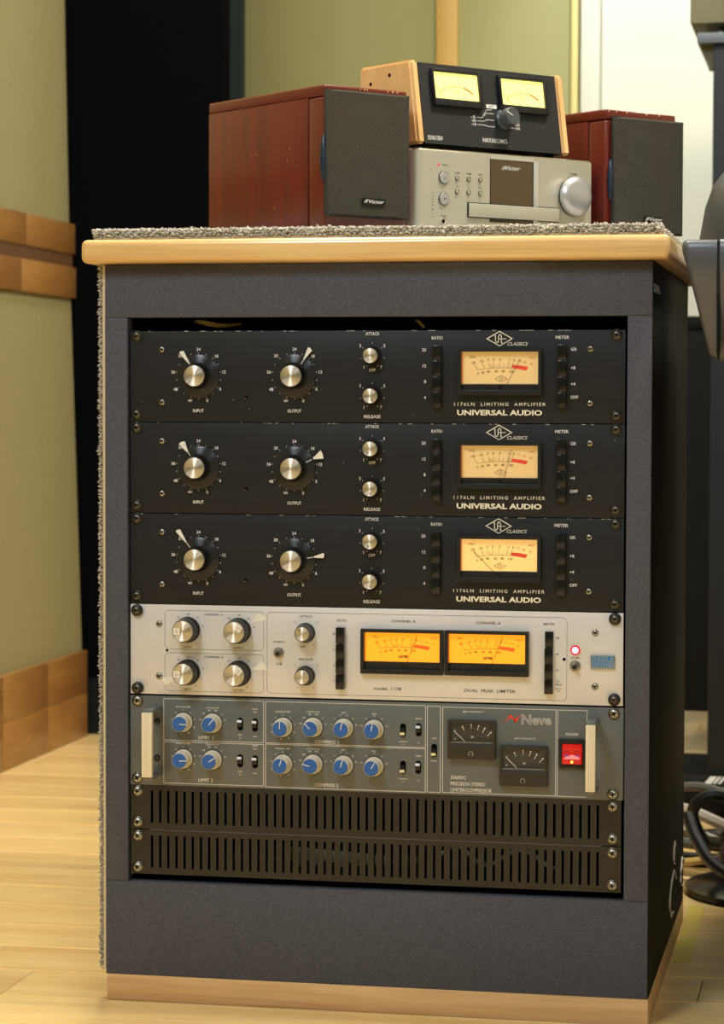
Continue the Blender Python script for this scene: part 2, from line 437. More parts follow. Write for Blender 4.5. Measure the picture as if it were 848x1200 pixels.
# ------------------------------------------------------------------ rack cabinet
ZR = 125.5                                   # bottom of the equipment column above the floor (mm)
cab = empty('rack_cabinet', (0, 0, 0), 0, 'grey rack cabinet with light wooden top and plinth holding all the audio processors', 'cabinet')
XA, XB, ZB_, ZT, DEP = -265.5, 266.5, 26, 723, 487
YFc = -4
part('top_rail', MB().m('mdf').box(XA, XB, YFc, 16, 546+ZR+.3, ZT, .5), cab)
part('bottom_rail', MB().m('mdf').box(XA, XB, YFc, 16, ZB_, -6.5+ZR-.3, .5), cab)
part('stile', MB().m('mdf').box(XA, -243, YFc, 16, -6.5+ZR, 546+ZR, .5), cab)
part('stile', MB().m('mdf').box(243.5, XB, YFc, 16, -6.5+ZR, 546+ZR, .5), cab)
part('side_panel', MB().m('cabinet_side').box(XA+.5, XA+18, 16, DEP, ZB_, ZT), cab)
sp = part('side_panel', MB().m('cabinet_side').box(XB-18, XB+.8, -3.6, DEP, ZB_, ZT, .4), cab, label='right side panel painted black')
part('bottom_board', MB().m('void_black').box(XA+18, XB-18, 16, DEP, ZB_, ZB_+16), cab)
part('rear_panel', MB().m('void_black').box(XA+18, XB-18, DEP-8, DEP, ZB_+16, ZT-1), cab)
part('inner_top', MB().m('void_black').box(XA+18, XB-18, 16, DEP-8, ZT-18, ZT-1), cab)
part('plinth', MB().m('plinth_wood').box(XA+1, XB+1, -4.2, DEP-2, 0, ZB_, .8), cab, label='bare light wood plinth')
part('top_slab', MB().m('slab_wood').box(-285, 284, -22, 540, 723.5, 746.6, 6, 5), cab, label='varnished light wood top with rounded edge')
part('light_patch', MB().m('shelf_grey').prism([(XB+.8, 694), (XB+3, 694), (XB+.8, 702)], 0, 60), cab)  # grey wedge stands in for a small patch of light on the side
def torn():
    rnd = random.Random(4); m = MB().m('tape_paper')
    for (cy, cz, ry, rz_) in ((318, 66, 50, 22), (335, 106, 16, 12), (460, 62, 24, 16)):
        P = [(XB+1.6, cy+ry*math.cos(a*.35)*(1+rnd.uniform(-.15, .15)), cz+rz_*math.sin(a*.35)*(1+rnd.uniform(-.12, .12))) for a in range(1, 15)]
        m.tube(P, [rnd.uniform(.4, 1.5) for _ in P], 5)
    return m
part('torn_sticker', torn(), cab, label='torn pale sticker residue low on the black side')
# carpet on the left flank
part('carpet_backing', MB().m('carpet_back').box(XA-2.6, XA-.2, -3.5, DEP, 30, 722), cab)
def tufts(pts, mats, size, seed):
    rnd = random.Random(seed); m = MB()
    for (x, y, z) in pts:
        m.m(rnd.choice(mats)); s = size*rnd.uniform(.7, 1.35)
        c = Vector((x+rnd.gauss(0, size*.35), y+rnd.gauss(0, size*.35), z+rnd.gauss(0, size*.35)))
        q = Matrix.Rotation(rnd.uniform(0, 6.28), 3, Vector((rnd.gauss(0, 1), rnd.gauss(0, 1), rnd.gauss(0, 1))).normalized())
        V = [m.bm.verts.new(c+q @ Vector(p)) for p in ((s*1.3, 0, 0), (-s*1.3, 0, 0), (0, s*.75, 0), (0, -s*.75, 0), (0, 0, s*.75), (0, 0, -s*.75))]
        for a, b, d in ((0,2,4),(2,1,4),(1,3,4),(3,0,4),(2,0,5),(1,2,5),(3,1,5),(0,3,5)): m.face([V[a], V[b], V[d]])
    return m
for n, c in (('tuft_a', (178, 171, 156)), ('tuft_b', (172, 166, 154)), ('tuft_c', (156, 150, 140)), ('tuft_d', (198, 192, 178))):
    mat(n, rgb(*c), .95, spec=.1)
TM = ['tuft_a', 'tuft_b', 'tuft_c', 'tuft_a', 'tuft_d']; TS = ['tuft_b', 'tuft_c', 'tuft_a', 'tuft_b']
rnd = random.Random(2); P = []
z = 32
while z < 720:
    for y in (-2, 0, 3, 7, 11):
        for x in (XA-4, XA-6.2): P.append((x, y, z+rnd.uniform(0, 2)))
    y = 16
    while y < DEP: P.append((XA-5, y, z)); y += 8
    z += 2.3
part('carpet_pile', tufts(P, TS, 1.55, 1), cab, kind='stuff', label='grey carpet pile lining the left flank')

# carpet mat on the slab
mat_root = empty('carpet_mat', (0, 0, .7466), 0, 'speckled grey pile carpet mat covering the cabinet top under the speakers', 'carpet')
part('backing', MB().m('carpet_back').box(-274, 274, -13, 532, .1, 2.4), mat_root)
part('carpet_core', MB().m('fur_grey').box(-271, 271, -8, 529, 2.4, 10.3, 1.5), mat_root)
O_ROW = (-.0588, .05)
P = []; rnd = random.Random(9)
x = -274
while x < 275:
    for y in (-14, -12, -9.5, -7, -4, 0):
        for z in ((3.6, 6.2, 8.8) if y < -8 else (9.6,)): P.append((x+rnd.uniform(-1, 1), y, z))
    x += 2.3
for ed in (-273, 273):
    y = -10
    while y < 532:
        for z in (3.6, 6.2, 8.8): P.append((ed, y, z))
        P.append((ed*.99, y, 9.4)); y += 2.6
y = 4
while y < 530:
    x = -270
    while x < 270:
        px, py = x*.001-O_ROW[0], y*.001-O_ROW[1]; a_, b_ = px*.6691+py*.7431, -px*.7431+py*.6691
        if not (-.008 < a_ < .486 and -.016 < b_ < .212): P.append((x+rnd.uniform(-2, 2), y+rnd.uniform(-2, 2), 10.2))
        x += 5.5
    y += 5.5
pile = tufts(P, TM, 1.75, 3)
for v_ in pile.bm.verts: v_.co.z = max(v_.co.z, .3)
part('pile', pile, mat_root, kind='stuff')

# ------------------------------------------------------------------ screws, knobs, meters, keys
def screw_mesh(r, dark, wash, big=False):
    m = MB()
    p = 0
    if wash:
        m.m('black_plastic' if dark else 'dark_steel').lathe([(0, -1.8), (wash*.8, -1.8), (wash, -1), (wash, 0)], seg=24); p = -1.8
    m.m('dark_steel' if dark else 'steel').lathe([(0, p-2.0), (r*.5, p-1.9), (r*.82, p-1.3), (r, p-.3), (r, 0)], seg=24)
    m.m('void_black')
    a = .5
    for k in range(2):
        t = a + k*PI/2; c, s_ = math.cos(t), math.sin(t); l, w_ = r*.56, r*.13
        m.flat([(c*l*i - s_*w_*j, s_*l*i + c*w_*j) for i, j in ((-1, -1), (1, -1), (1, 1), (-1, 1))], p-2.06)
    return m
def screw(parent, kind, x, z):
    spec = {'rack': (4.1, True, 5.6), 'bright_rack': (4.6, False, 5.6), 'panel': (3.3, False, 0), 'small': (2.4, True, 3.2)}[kind]
    me = cached(('screw', kind), lambda: screw_mesh(*spec).mesh('screw'))
    nm = {'rack': 'rack_screw', 'bright_rack': 'rack_screw', 'panel': 'panel_screw', 'small': 'handle_screw'}[kind]
    return part(nm, me, parent, (x, 0, z), (0, random.uniform(0, 1.5), 0))
def ang(deg): return (0, -math.radians(deg), 0)        # rotate a +x pointing part to deg (counter-clockwise seen from the front)

def big_knob(parent, x, z, deg, tape):
    body = cached('bk', lambda: MB().m('black_plastic').lathe([(0, -3), (13.2, -3), (13.2, -4.5), (12.3, -6), (11.6, -15.4), (10.9, -16.4), (10.2, -16.4), (0, -16.4)][::-1], seg=96, flute=1, fl_d=.7, fl_range=(3, 4)).mesh('knob'))
    k = part('knob', body, parent, (x, 0, z), ang(deg))
    part('skirt_dial', cached('bs', lambda: MB().m('skirt_plastic').lathe([(0, -2.4), (19.6, -2.4), (21, -1.6), (21, -1.0)], seg=64).mesh('skirt')), k)
    def marks():
        m = MB().m('white_print').stroke([(13.4, 0), (19.6, 0)], .7, -2.5)
        m.m('ink_black')
        for d in range(25, 360, 28): m.stroke([pol(0, 0, 14.5, d), pol(0, 0, 20, d)], .25, -2.46)
        return m.mesh('pointer_line')
    part('pointer_line', cached('bp', marks), k)
    part('metal_cap', cached('bc', lambda: MB().m('cap_alu').lathe([(0, -17.6), (9.7, -17.6), (9.9, -17.5)], seg=64).m('alu_edge').lathe([(9.9, -17.5), (10.3, -17), (10.3, -16.2)], seg=64).mesh('cap')), k)
    r0, r1, w_ = tape
    part('tape_pointer', MB().m('tape_paper').prism([(r0, -.6), (r0, .6), (r1-.6, w_/2), (r1, w_*.1), (r1-1.4, -w_/2)], -3.3, -2.7), k, label='white paper arrow taped to the dial')
    return k
def small_knob(parent, x, z, deg, depth=12, rb=9.4, rc=7.2, name='small_knob', mark=True, seg=72):
    def body(): return MB().m('black_plastic').lathe([(rb, -.4), (rb, -2), (rb-.5, -3), (rc+.9, -depth+1.2), (rc+.4, -depth+.3), (0, -depth+.3)][::-1], seg=seg, flute=1, fl_d=.55, fl_range=(2, 3)).mesh('knob')
    k = part('knob', cached(('sb', depth, rb, rc), body), parent, (x, 0, z), ang(deg))
    part('metal_cap', cached(('sc', depth, rc), lambda: MB().m('cap_alu').lathe([(0, -depth-.7), (rc-.5, -depth-.7)], seg=48).m('alu_edge').lathe([(rc-.5, -depth-.7), (rc, -depth-.2), (rc, -depth+.5)], seg=48).mesh('cap')), k)
    if mark:
        part('ring_mark', cached(('sm', depth, rc), lambda: MB().m('ink_black').stroke([pol(rc*.62, 0, 1.05, a) for a in range(0, 360, 30)], .5, -depth-.78, True).mesh('ring')), k)
    return k
def keys(parent, x0, x1, zs, pressed=()):
    for i in range(len(zs)-1):
        z1, z0 = zs[i], zs[i+1]; d = 3.2 if i in pressed else 6.5
        part('push_button', MB().m('black_gloss').box(x0, x1, -d, 0, z0+.25, z1-.25, .5), parent)
NU = [(.150,.60),(.25,.66),(.335,.70),(.40,.72),(.485,.72),(.61,.72),(.68,.71)]
def vu_scale(mb, fx0, fx1, fz0, fz1, y, ink, red, band, logo, texty=True):
    """scale printed on the meter card; a.. in card units (0..1)"""
    W, H = fx1-fx0, fz1-fz0
    def q(u, v): return (fx0+u*W, fz0+v*H)
    mb.m(ink)
    top = [((.148,.60),(.19,.44)), ((.25,.64),(.285,.49)), ((.336,.66),(.36,.51)), ((.403,.67),(.415,.51)), ((.485,.68),(.485,.51)), ((.612,.69),(.591,.51)), ((.668,.68),(.648,.51))]
    for a, b in top: mb.stroke([q(*a), q(*b)], .35, y)
    for a, b in (((.385,.60),(.395,.51)), ((.36,.60),(.378,.51)), ((.44,.61),(.448,.51)), ((.545,.61),(.535,.51)), ((.635,.61),(.622,.51))): mb.stroke([q(*a), q(*b)], .25, y)
    mb.stroke([q(u, .51-.35*(u-.49)**2*2) for u in (.19,.25,.31,.37,.43,.49,.55,.61,.65)], .3, y)
    for t, u, v in (('-20', .13, .67), ('-10', .235, .72), ('-7', .325, .755), ('-5', .40, .77), ('-3', .487, .775), ('-1', .61, .77), ('0', .68, .755)):
        mb.text(t, *q(u, v), 2.4, y)
    for t, u, v in (('0', .195, .33), ('20', .258, .36), ('40', .335, .39), ('60', .44, .40), ('80', .535, .40), ('100', .645, .39)):
        mb.text(t, *q(u, v), 2.2, y)
    mb.text('VU', *q(.115, .85), 2.1, y, width=5.6)
    mb.m(red); mb.text('VU', *q(.92, .83), 2.1, y, width=5.6)
    for t, u, v in (('+1', .745, .74), ('+2', .82, .69), ('+3', .905, .63)): mb.text(t, *q(u, v), 2.2, y)
    mb.m(band); mb.flat([q(.648,.50), q(.66,.60), q(.76,.585), q(.873,.535), q(.845,.42), q(.75,.465)], y)
    mb.m(ink)
    if logo == 'diamond':
        cx, cz = .505, .16
        mb.stroke([q(cx-.08, cz), q(cx, cz+.11), q(cx+.08, cz), q(cx, cz-.11)], .35, y, True)
        ua_mark(mb, *q(cx, cz), 1.9, y, .3)
    elif logo == 'urei': mb.text('urei', *q(.50, .20), 3.3, y, width=9, outline=.035)
def ua_mark(mb, cx, cz, s, y, w_):
    """monogram: a U whose right arm is the left leg of a barred A"""
    P = lambda a, b: (cx+a*s, cz+b*s)
    mb.stroke([P(-1.25, .8), P(-.95, .8), P(-.95, -.45), P(-.75, -.85), P(-.4, -.85), P(-.2, -.5), P(-.2, .6), P(.0, 1.05), P(.3, 1.05), P(.5, .7), P(.5, -.95), P(.85, -.95)], w_, y)
    mb.stroke([P(-.2, .05), P(1.7, .05)], w_*.8, y)
def vu_meter(parent, fr, card, needle, face, ink, red, band, logo, side='meter_side', lip=None):
    x0, x1, z0, z1 = fr; c0, c1, d0, d1 = card
    t = 3.2
    m = MB().m('black_plastic')
    def ring(a0, a1, b0, b1, i0, i1, j0, j1, ya, yb):   # frame with an opening
        for q in ((a0, i0, b0, b1), (i1, a1, b0, b1), (i0, i1, b0, j0), (i0, i1, j1, b1)): m.box(q[0], q[1], ya, yb, q[2], q[3])
    ring(x0, x1, z0, z1, x0+t, x1-t, z0+t+.8, z1-t, -6.5, 0)
    m.box(x0+t, x1-t, -5.6, 0, z0+t, z0+t+1.6, .3)                      # lower sill
    m.box(x0+t, x1-t, -1.6, 0, z0+t, d0-.3)                             # dark band under the card
    mt = part('vu_meter', m, parent)
    part('meter_card', MB().m(face).box(x0+t, x1-t, -.8, 0, d0, z1-t), mt)
    part('card_edge', MB().m('alu_edge' if logo == 'diamond' else 'black_plastic').box(x0+t, x1-t, -1.8, -.8, d0-.5, d0+.1), mt)
    part('inner_side', MB().m(side).box(x0+t, x0+t+.6, -5.2, -.8, d0, z1-t), mt)
    s = MB(); vu_scale(s, c0, c1, d0, d1, -.95, ink, red, band, logo)
    part('scale_print', s, mt)
    W, H = c1-c0, d1-d0; (u0, v0), (u1, v1) = needle
    a = Vector((c0+u0*W, d0+v0*H)); b = Vector((c0+u1*W, d0+v1*H)); b = b+(b-a)*.12
    part('needle', MB().m('ink_black').tube([(a.x, -2.2, a.y), (b.x, -2.2, b.y)], .22, 5), mt)
    part('zero_screw', MB().m('black_gloss').lathe([(0, -2.6), (1.5, -2.5), (1.8, -1.6)], cx=(x0+x1)/2, cz=z0+t+4.2, seg=14), mt)
    part('meter_glass', MB().m('clear_glass').box(x0+t, x1-t, -4.6, -4.4, d0-.2, z1-t), mt)
    return mt

def rack_root(name, zb, label, group=None):
    return empty(name, (0, 0, (ZR+zb)*.001), 0, label, 'audio processor', group)

# ------------------------------------------------------------------ three black limiting amplifiers
LIM = dict(unit=0)
def limiter(zb, label, inp, out, atk, rel, needle, face, pressed, first):
    root = rack_root('limiting_amplifier', zb, label, 'black limiting amplifiers in the top half of the rack')
    K = 444.5                                  # measured on the top unit
    Z = lambda z: z-K
    plate = MB().m('black_panel').box(-241.3, 241.3, 0, 3.2, .4, 88.5, .35)
    part('faceplate', plate, root)
    part('chassis', MB().m('black_matt').box(-215, 215, 3.2, 260, 2, 86), root)
    for x in (-234.6, 233.2):
        for z in (528.3, 452.3): screw(root, 'rack', x, Z(z))
    for x in (-209.1, 208.4):
        for z in (515.2, 464.0): screw(root, 'panel', x, Z(z))
    part('blind_screw', MB().m('void_black').lathe([(0, -.4), (1.7, -.3), (1.9, 0)], seg=12).m('brass').box(-1.5, .2, -.5, -.3, -1.2, -.6), root, (-124.9, 0, Z(468.8)))
    big_knob(root, -172.5, Z(489.4), *inp); big_knob(root, -77.0, Z(489.4), *out)
    small_knob(root, -.7, Z(508.9), atk); small_knob(root, -.7, Z(470.5), rel)
    keys(root, 58.3, 66.8, [Z(z) for z in (518.9, 504.4, 489, 474.7, 459.5)], pressed[0])
    keys(root, 178.2, 186.4, [Z(z) for z in (519.5, 504.6, 489.1, 474.1, 459.7)], pressed[1])
    t = MB().m('white_print'); y = -.12
    for cx in (-172.5, -77.0):
        cz = Z(489.5)
        for k in range(18): t.disc(*pol(cx, cz, 22.2, 10+20*k), .42, y, 8)
        for s_, dx, dz in (('24', 0, 25.9), ('18', 18.2, 19.2), ('12', 25.7, 3.9), ('6', 21.8, -12.4), ('0', 8.8, -23.9), ('48', -22.9, -12.9), ('36', -25.3, 3.8), ('30', -18.2, 19.4)):
            t.text(s_, cx+dx, cz+dz, 2.9, y)
        for sg in (-1, 1): t.stroke([pol(cx-8.4+sg*.95, cz-23.9, .85, a) for a in range(0, 360, 40)], .4, y, True)
    t.text('INPUT', -172.5, Z(455.8), 3.0, y, width=10.6); t.text('OUTPUT', -77, Z(455.8), 3.0, y, width=13.6)
    for cz in (Z(509), Z(470.6)):
        cx = -.5
        for dx, dz in ((0, 12.1), (9.1, 7.5), (11.4, -2.2), (5.1, -10), (-5, -10), (-11.5, -2.2), (-9.2, 7.5)): t.disc(cx+dx, cz+dz, .42, y, 8)
        for s_, dx, dz in (('3', -12, 9.6), ('5', 11.6, 9.5), ('1', -8.2, -11), ('7', 8.5, -11)): t.text(s_, cx+dx, cz+dz, 2.9, y)
    t.text('ATTACK', -.5, Z(530), 2.9, y, width=13.6); t.text('RELEASE', -.5, Z(450.7), 2.9, y, width=16); t.text('OFF', -.6, Z(495.3), 2.9, y, width=6.6)
    t.text('RATIO', 62.3, Z(525.9), 2.9, y, width=10.6); t.text('METER', 181.9, Z(526.2), 2.9, y, width=13)
    for s_, z in (('20', 514.5), ('12', 499.3), ('8', 484.3), ('4', 469.1)): t.text(s_, 51.6, Z(z), 2.9, y, align='r')
    for s_, z in (('GR', 514.9), ('+8', 497.4), ('+4', 482.2), ('OFF', 469.7)): t.text(s_, 190.0, Z(z), 2.9, y, align='l')
    part('lettering', t, root)
    g = MB().m('cream_print')
    cx, cz = 122.1, Z(525.0)
    g.stroke([(cx-12, cz), (cx, cz+6.9), (cx+12, cz), (cx, cz-6.9)], .8, y, True)
    ua_mark(g, cx-.2, cz-.3, 3.9, y, .75)
    g.text('CLASSICS', 139.5, Z(520), 3.0, y, width=19.4, bold=.012, shear=.25)
    g.text('1176LN  LIMITING  AMPLIFIER', 122.6, Z(462.9), 3.1, y, width=87.5, bold=.008, space=1.35)
    g.text('UNIVERSAL AUDIO', 122.4, Z(454.9), 4.7, y, width=81.5, bold=.036)
    part('maker_name', g, root)
    vu_meter(root, (83.1, 163, Z(471.5), Z(515.8)), (88.0, 159.0, Z(482.2), Z(512.0)), needle, face, 'ink_black', 'red_print', 'red_band', 'diamond')
    if first:
        pass
    # worn bare-metal nicks along the upper edge
    n = MB().m('pale_mark'); r = random.Random(zb)
    for _ in range(26):
        x = r.uniform(-235, 235); n.flat([(x, 88.15), (x+r.uniform(.5, 6), 88.15), (x+r.uniform(.5, 5), 88.5), (x, 88.5)], -.05)
    for _ in range(9):
        x = r.uniform(-235, 235); z = r.uniform(6, 84); n.disc(x, z, r.uniform(.15, .4), -.05, 6)
    part('wear_marks', n, root)
limiter(444.5, 'top one of the three black limiting amplifiers, right under the dark gap', (124.9, (14, 29.5, 4.6)), (58.5, (19, 31.5, 5)), -90, -62, ((.77,.80),(.60,.08)), 'meter_cream', ((), ()), 1)
limiter(355.6, 'middle one of the three black limiting amplifiers, needle standing nearly upright', (123.5, (18, 30, 6.5)), (26, (21.5, 32, 8.5)), -122, -83, ((.655,.90),(.56,.06)), 'meter_cream', ((), ()), 0)
limiter(266.7, 'lowest of the three black limiting amplifiers, resting on the silver unit, needle at far left', (125.7, (20, 35, 4.8)), (10, (20.5, 31, 5)), -102, -78, ((.15,.62),(.40,.02)), 'meter_cream_hot', ((), ()), 0)

# ------------------------------------------------------------------ silver dual peak limiter
def silver_limiter():
    zb = 177.8; Z = lambda z: z-zb; y = -.12
    root = rack_root('peak_limiter', zb, 'silver white dual peak limiter with two glowing orange meters', None)
    part('faceplate', MB().m('silver_panel').box(-241.3, 241.3, 0, 3.2, .4, 88.5, .35), root)
    part('chassis', MB().m('black_matt').box(-215, 215, 3.2, 260, 2, 86), root)
    for x, z in ((-234.2, 260.4), (-233.6, 184.0), (233.5, 260.9), (233.3, 184.3)):
        o = part('rack_screw', cached('rk78', lambda: MB().m('black_plastic').lathe([(0, -4.5), (4, -4.5), (4.8, -4.2), (5.8, -3), (5.8, 0)], seg=28).m('dark_steel').lathe([(0, -6.6), (1.8, -6.5), (3.1, -5.8), (3.6, -4.6)], seg=24).m('void_black').flat([(-2, -.4), (2, -.4), (2, .4), (-2, .4)], -6.7).flat([(-.4, -2), (.4, -2), (.4, 2), (-.4, 2)], -6.7).mesh('rs')), root, (x, 0, Z(z)), (0, random.uniform(0, 1), 0))
    for x, z in ((-212.2, 247.2), (-212.2, 196.1), (214.7, 247.3), (214.8, 196.2)): screw(root, 'panel', x, Z(z))
    ln = MB().m('ink_black')
    for b in ((-206.4, -107.2, 223.0, 260.8), (-206.4, -107.2, 181.7, 219.1), (-103.8, 188.0, 181.9, 260.9)):
        ln.stroke(rrect(b[0], b[1], Z(b[2]), Z(b[3]), 4), .32, y, True)
    part('border_lines', ln, root)
    t = MB().m('ink_black')
    t.text('CHANNEL A', -157.3, Z(257.5), 2.2, y, width=19, bold=.01); t.text('CHANNEL B', -157.2, Z(215.9), 2.2, y, width=19, bold=.01)
    for cz in (242.1, 200.5):
        for cx, nm in ((-183.2, 'INPUT'), (-132.1, 'OUTPUT')):
            for s_, dx, dz in (('24', .6, 15.1), ('30', -9.6, 12), ('18', 9.9, 12), ('12', 15.2, 3.8), ('6', 14.0, -6), ('0', 8.3, -13.2)): t.text(s_, cx+dx, Z(cz+dz), 1.6, y)
            t.text(nm, cx+.1, Z(cz-16.9), 1.7, y, width=8 if nm == 'INPUT' else 11)
    t.text('STEREO', -92, Z(232.1), 1.7, y, width=12); t.text('A-B', -92, Z(210.5), 1.7, y, width=6)
    t.text('ATTACK', -65.1, Z(257.4), 2.1, y, width=12.4, bold=.01); t.text('RELEASE', -65, Z(215.7), 2.1, y, width=13.6, bold=.01)
    for cz in (241.6, 199.9):
        for s_, dx, dz in (('3', -10.6, 10.4), ('5', 12.2, 10.4), ('1', -7.4, -11.8), ('7', 8.2, -11.8)): t.text(s_, -65.6+dx, Z(cz+dz), 1.7, y)
        for a in (90, 40, 140, -10, 190): t.disc(*pol(-64.8, Z(cz), 13.4, a), .25, y, 6)
    t.text('OFF', -68.7, Z(227.7), 1.7, y, width=5)
    t.text('RATIO', -30, Z(254.1), 2.1, y, width=9.6, bold=.01)
    for s_, z in (('20', 241), ('12', 225.8), ('8', 210.8), ('4', 195.6)): t.text(s_, -36.2, Z(z), 2.0, y, align='r')
    t.text('CHANNEL A', 30.6, Z(254.6), 2.4, y, width=23.5, bold=.012); t.text('CHANNEL B', 112.7, Z(254.5), 2.4, y, width=23.5, bold=.012)
    t.text('model  1178', 15.2, Z(189.2), 2.8, y, width=26.5, bold=.012); t.text('DUAL  PEAK  LIMITER', 114.5, Z(189.5), 2.8, y, width=49.5, bold=.012)
    t.text('METER', 171, Z(254.6), 2.0, y, width=10.8, bold=.01)
    for s_, z in (('GR', 241.6), ('+8', 226.2), ('+4', 210.8)): t.text(s_, 177.3, Z(z), 1.9, y, align='l')
    t.text('PEAK', 180.6, Z(197), 1.5, y, width=6.6); t.text('AVG', 180, Z(193.3), 1.5, y, width=5); t.text('OFF', 179.6, Z(200), 1.3, y, width=3)
    t.flat([(179, Z(190.6)), (181.4, Z(190.6)), (180.2, Z(192))], y)
    t.text('POWER', 196, Z(222.9), 1.5, y, width=8.6)
    part('lettering', t, root)
    part('blind_hole', MB().m('void_black').disc(-204.2, Z(221.4), 1.4, y, 12).disc(185.4, Z(221.4), 1.6, y, 12), root)
    for cz in (242.2, 200.5):
        for cx, off, rot in ((-183.2, (-5.8, -.2), 0), (-132.1, (4.6, 3.9), -38)):
            body = cached('b78', lambda: MB().m('black_plastic').lathe([(12.6, -.4), (12.6, -3), (12.1, -4), (11.2, -18), (10.4, -19.4), (0, -19.4)][::-1], seg=96, flute=1, fl_d=.8, fl_range=(2, 3)).mesh('knob'))
            k = part('knob', body, root, (cx, 0, Z(cz)))
            part('metal_cap', cached('c78', lambda: MB().m('cap_alu').lathe([(0, -20.4), (9.9, -20.4)], seg=64).m('alu_edge').lathe([(9.9, -20.4), (10.3, -20), (10, -19.2)], seg=64).mesh('cap')), k)
            pl = cached('p78', lambda: MB().m('tape_paper').prism([(-3.2, -3.2), (3.2, -3.2), (3.2, 3.2), (-3.2, 3.2)], -20.9, -20.6).m('ink_black').stroke([pol(0, 0, 1.3, a) for a in range(0, 360, 30)], .35, -20.95, True).mesh('paper'))
            part('paper_label', pl, k, (off[0], 0, off[1]), ang(rot), label='small white paper square with a ring mark')
    for nm, pts in (('tape_arrow', [(-121.4, 249.2), (-113.2, 259.0), (-108.5, 258.4), (-103.8, 253.2)]), ('tape_arrow', [(-119.8, 203.8), (-108.6, 212.9), (-103.0, 204.6)]), ('tape_arrow', [(-209.6, 194.4), (-206.2, 187.4), (-194.2, 192.3), (-195.5, 196)])):
        part(nm, MB().m('tape_paper').prism([(a, Z(b)) for a, b in pts], -.35, -.05), root, label='translucent paper pointer stuck beside the knob')
    small_knob(root, -65.6, Z(241.6), 125, 16, 9.6, 7.0); small_knob(root, -65.6, Z(199.9), 57, 16, 9.6, 7.0)
    keys(root, -34.6, -26.4, [Z(z) for z in (248.1, 232, 217.2, 202.5, 187.7)], ())
    keys(root, 167.3, 175.2, [Z(z) for z in (248, 232.2, 217.2, 202.6, 188.1)], (0,))
    for x, z in ((-92, 221.3), (196, 215)):
        k = part('toggle_switch', MB().m('steel').lathe([(0, -4), (3.2, -4), (3.7, -3.4), (4.2, -1.4), (5.3, -1.2), (5.3, 0)], seg=24), root, (x, 0, Z(z)))
        part('lever', MB().m('black_gloss').lathe([(0, -9.5), (1.6, -9.2), (2.3, -8), (2.0, -6.5), (1.3, -4)], seg=14), k, (0, 0, 0), (.06, 0, 0))
    l = part('power_lamp', MB().m('led_red').lathe([(3.0, -2.4), (4.0, -2.2), (4.6, -1.4), (4.6, 0)], seg=28), root, (196.1, 0, Z(230.4)))
    part('lens', MB().m('led_core').lathe([(0, -3.6), (1.6, -3.4), (2.7, -2.9), (3.1, -2.3)], seg=24), l)
    b = part('maker_badge', MB().m('steel').box(210.8, 233.8, -2.6, 0, Z(213.2), Z(226.2), .5).m('badge_blue').box(211.7, 232.9, -2.75, -2.6, Z(214.1), Z(225.3)), root, label='blue badge with raised silver letters')
    g = MB().m('alu_edge')
    P = lambda a, c: (212.8+a*19.2, Z(215.0)+c*9.4)
    g.stroke([P(0, 1), P(0, 0), P(.34, 0), P(.34, 1), P(.24, 1), P(.24, .22), P(.11, .22), P(.11, 1)], .5, -2.9, True)
    g.stroke([P(.42, 0), P(.42, 1), P(.70, 1), P(.70, .78), P(.52, .78), P(.52, 0)], .5, -2.9, True)
    g.stroke([P(.60, 0), P(.60, .62), P(.84, .62), P(.84, .38), P(.70, .38), P(.70, .2), P(.84, .2), P(.84, 0)], .5, -2.9, True)
    g.stroke([P(.90, 0), P(.90, .66), P(1, .66), P(1, 0)], .5, -2.9, True); g.stroke([P(.90, .78), P(.90, 1), P(1, 1), P(1, .78)], .5, -2.9, True)
    part('badge_letters', g, b)
    vu_meter(root, (-10.3, 69.9, Z(203.9), Z(247.0)), (-4.9, 66.0, Z(215.5), Z(243.3)), ((.69,.93),(.56,.04)), 'meter_orange', 'brown_ink', 'orange_print', 'orange_band', 'urei')
    vu_meter(root, (71.5, 152.1, Z(204.2), Z(247.2)), (77.1, 148.0, Z(215.8), Z(243.4)), ((.70,.93),(.557,.02)), 'meter_orange', 'brown_ink', 'orange_print', 'orange_band', 'urei')
silver_limiter()

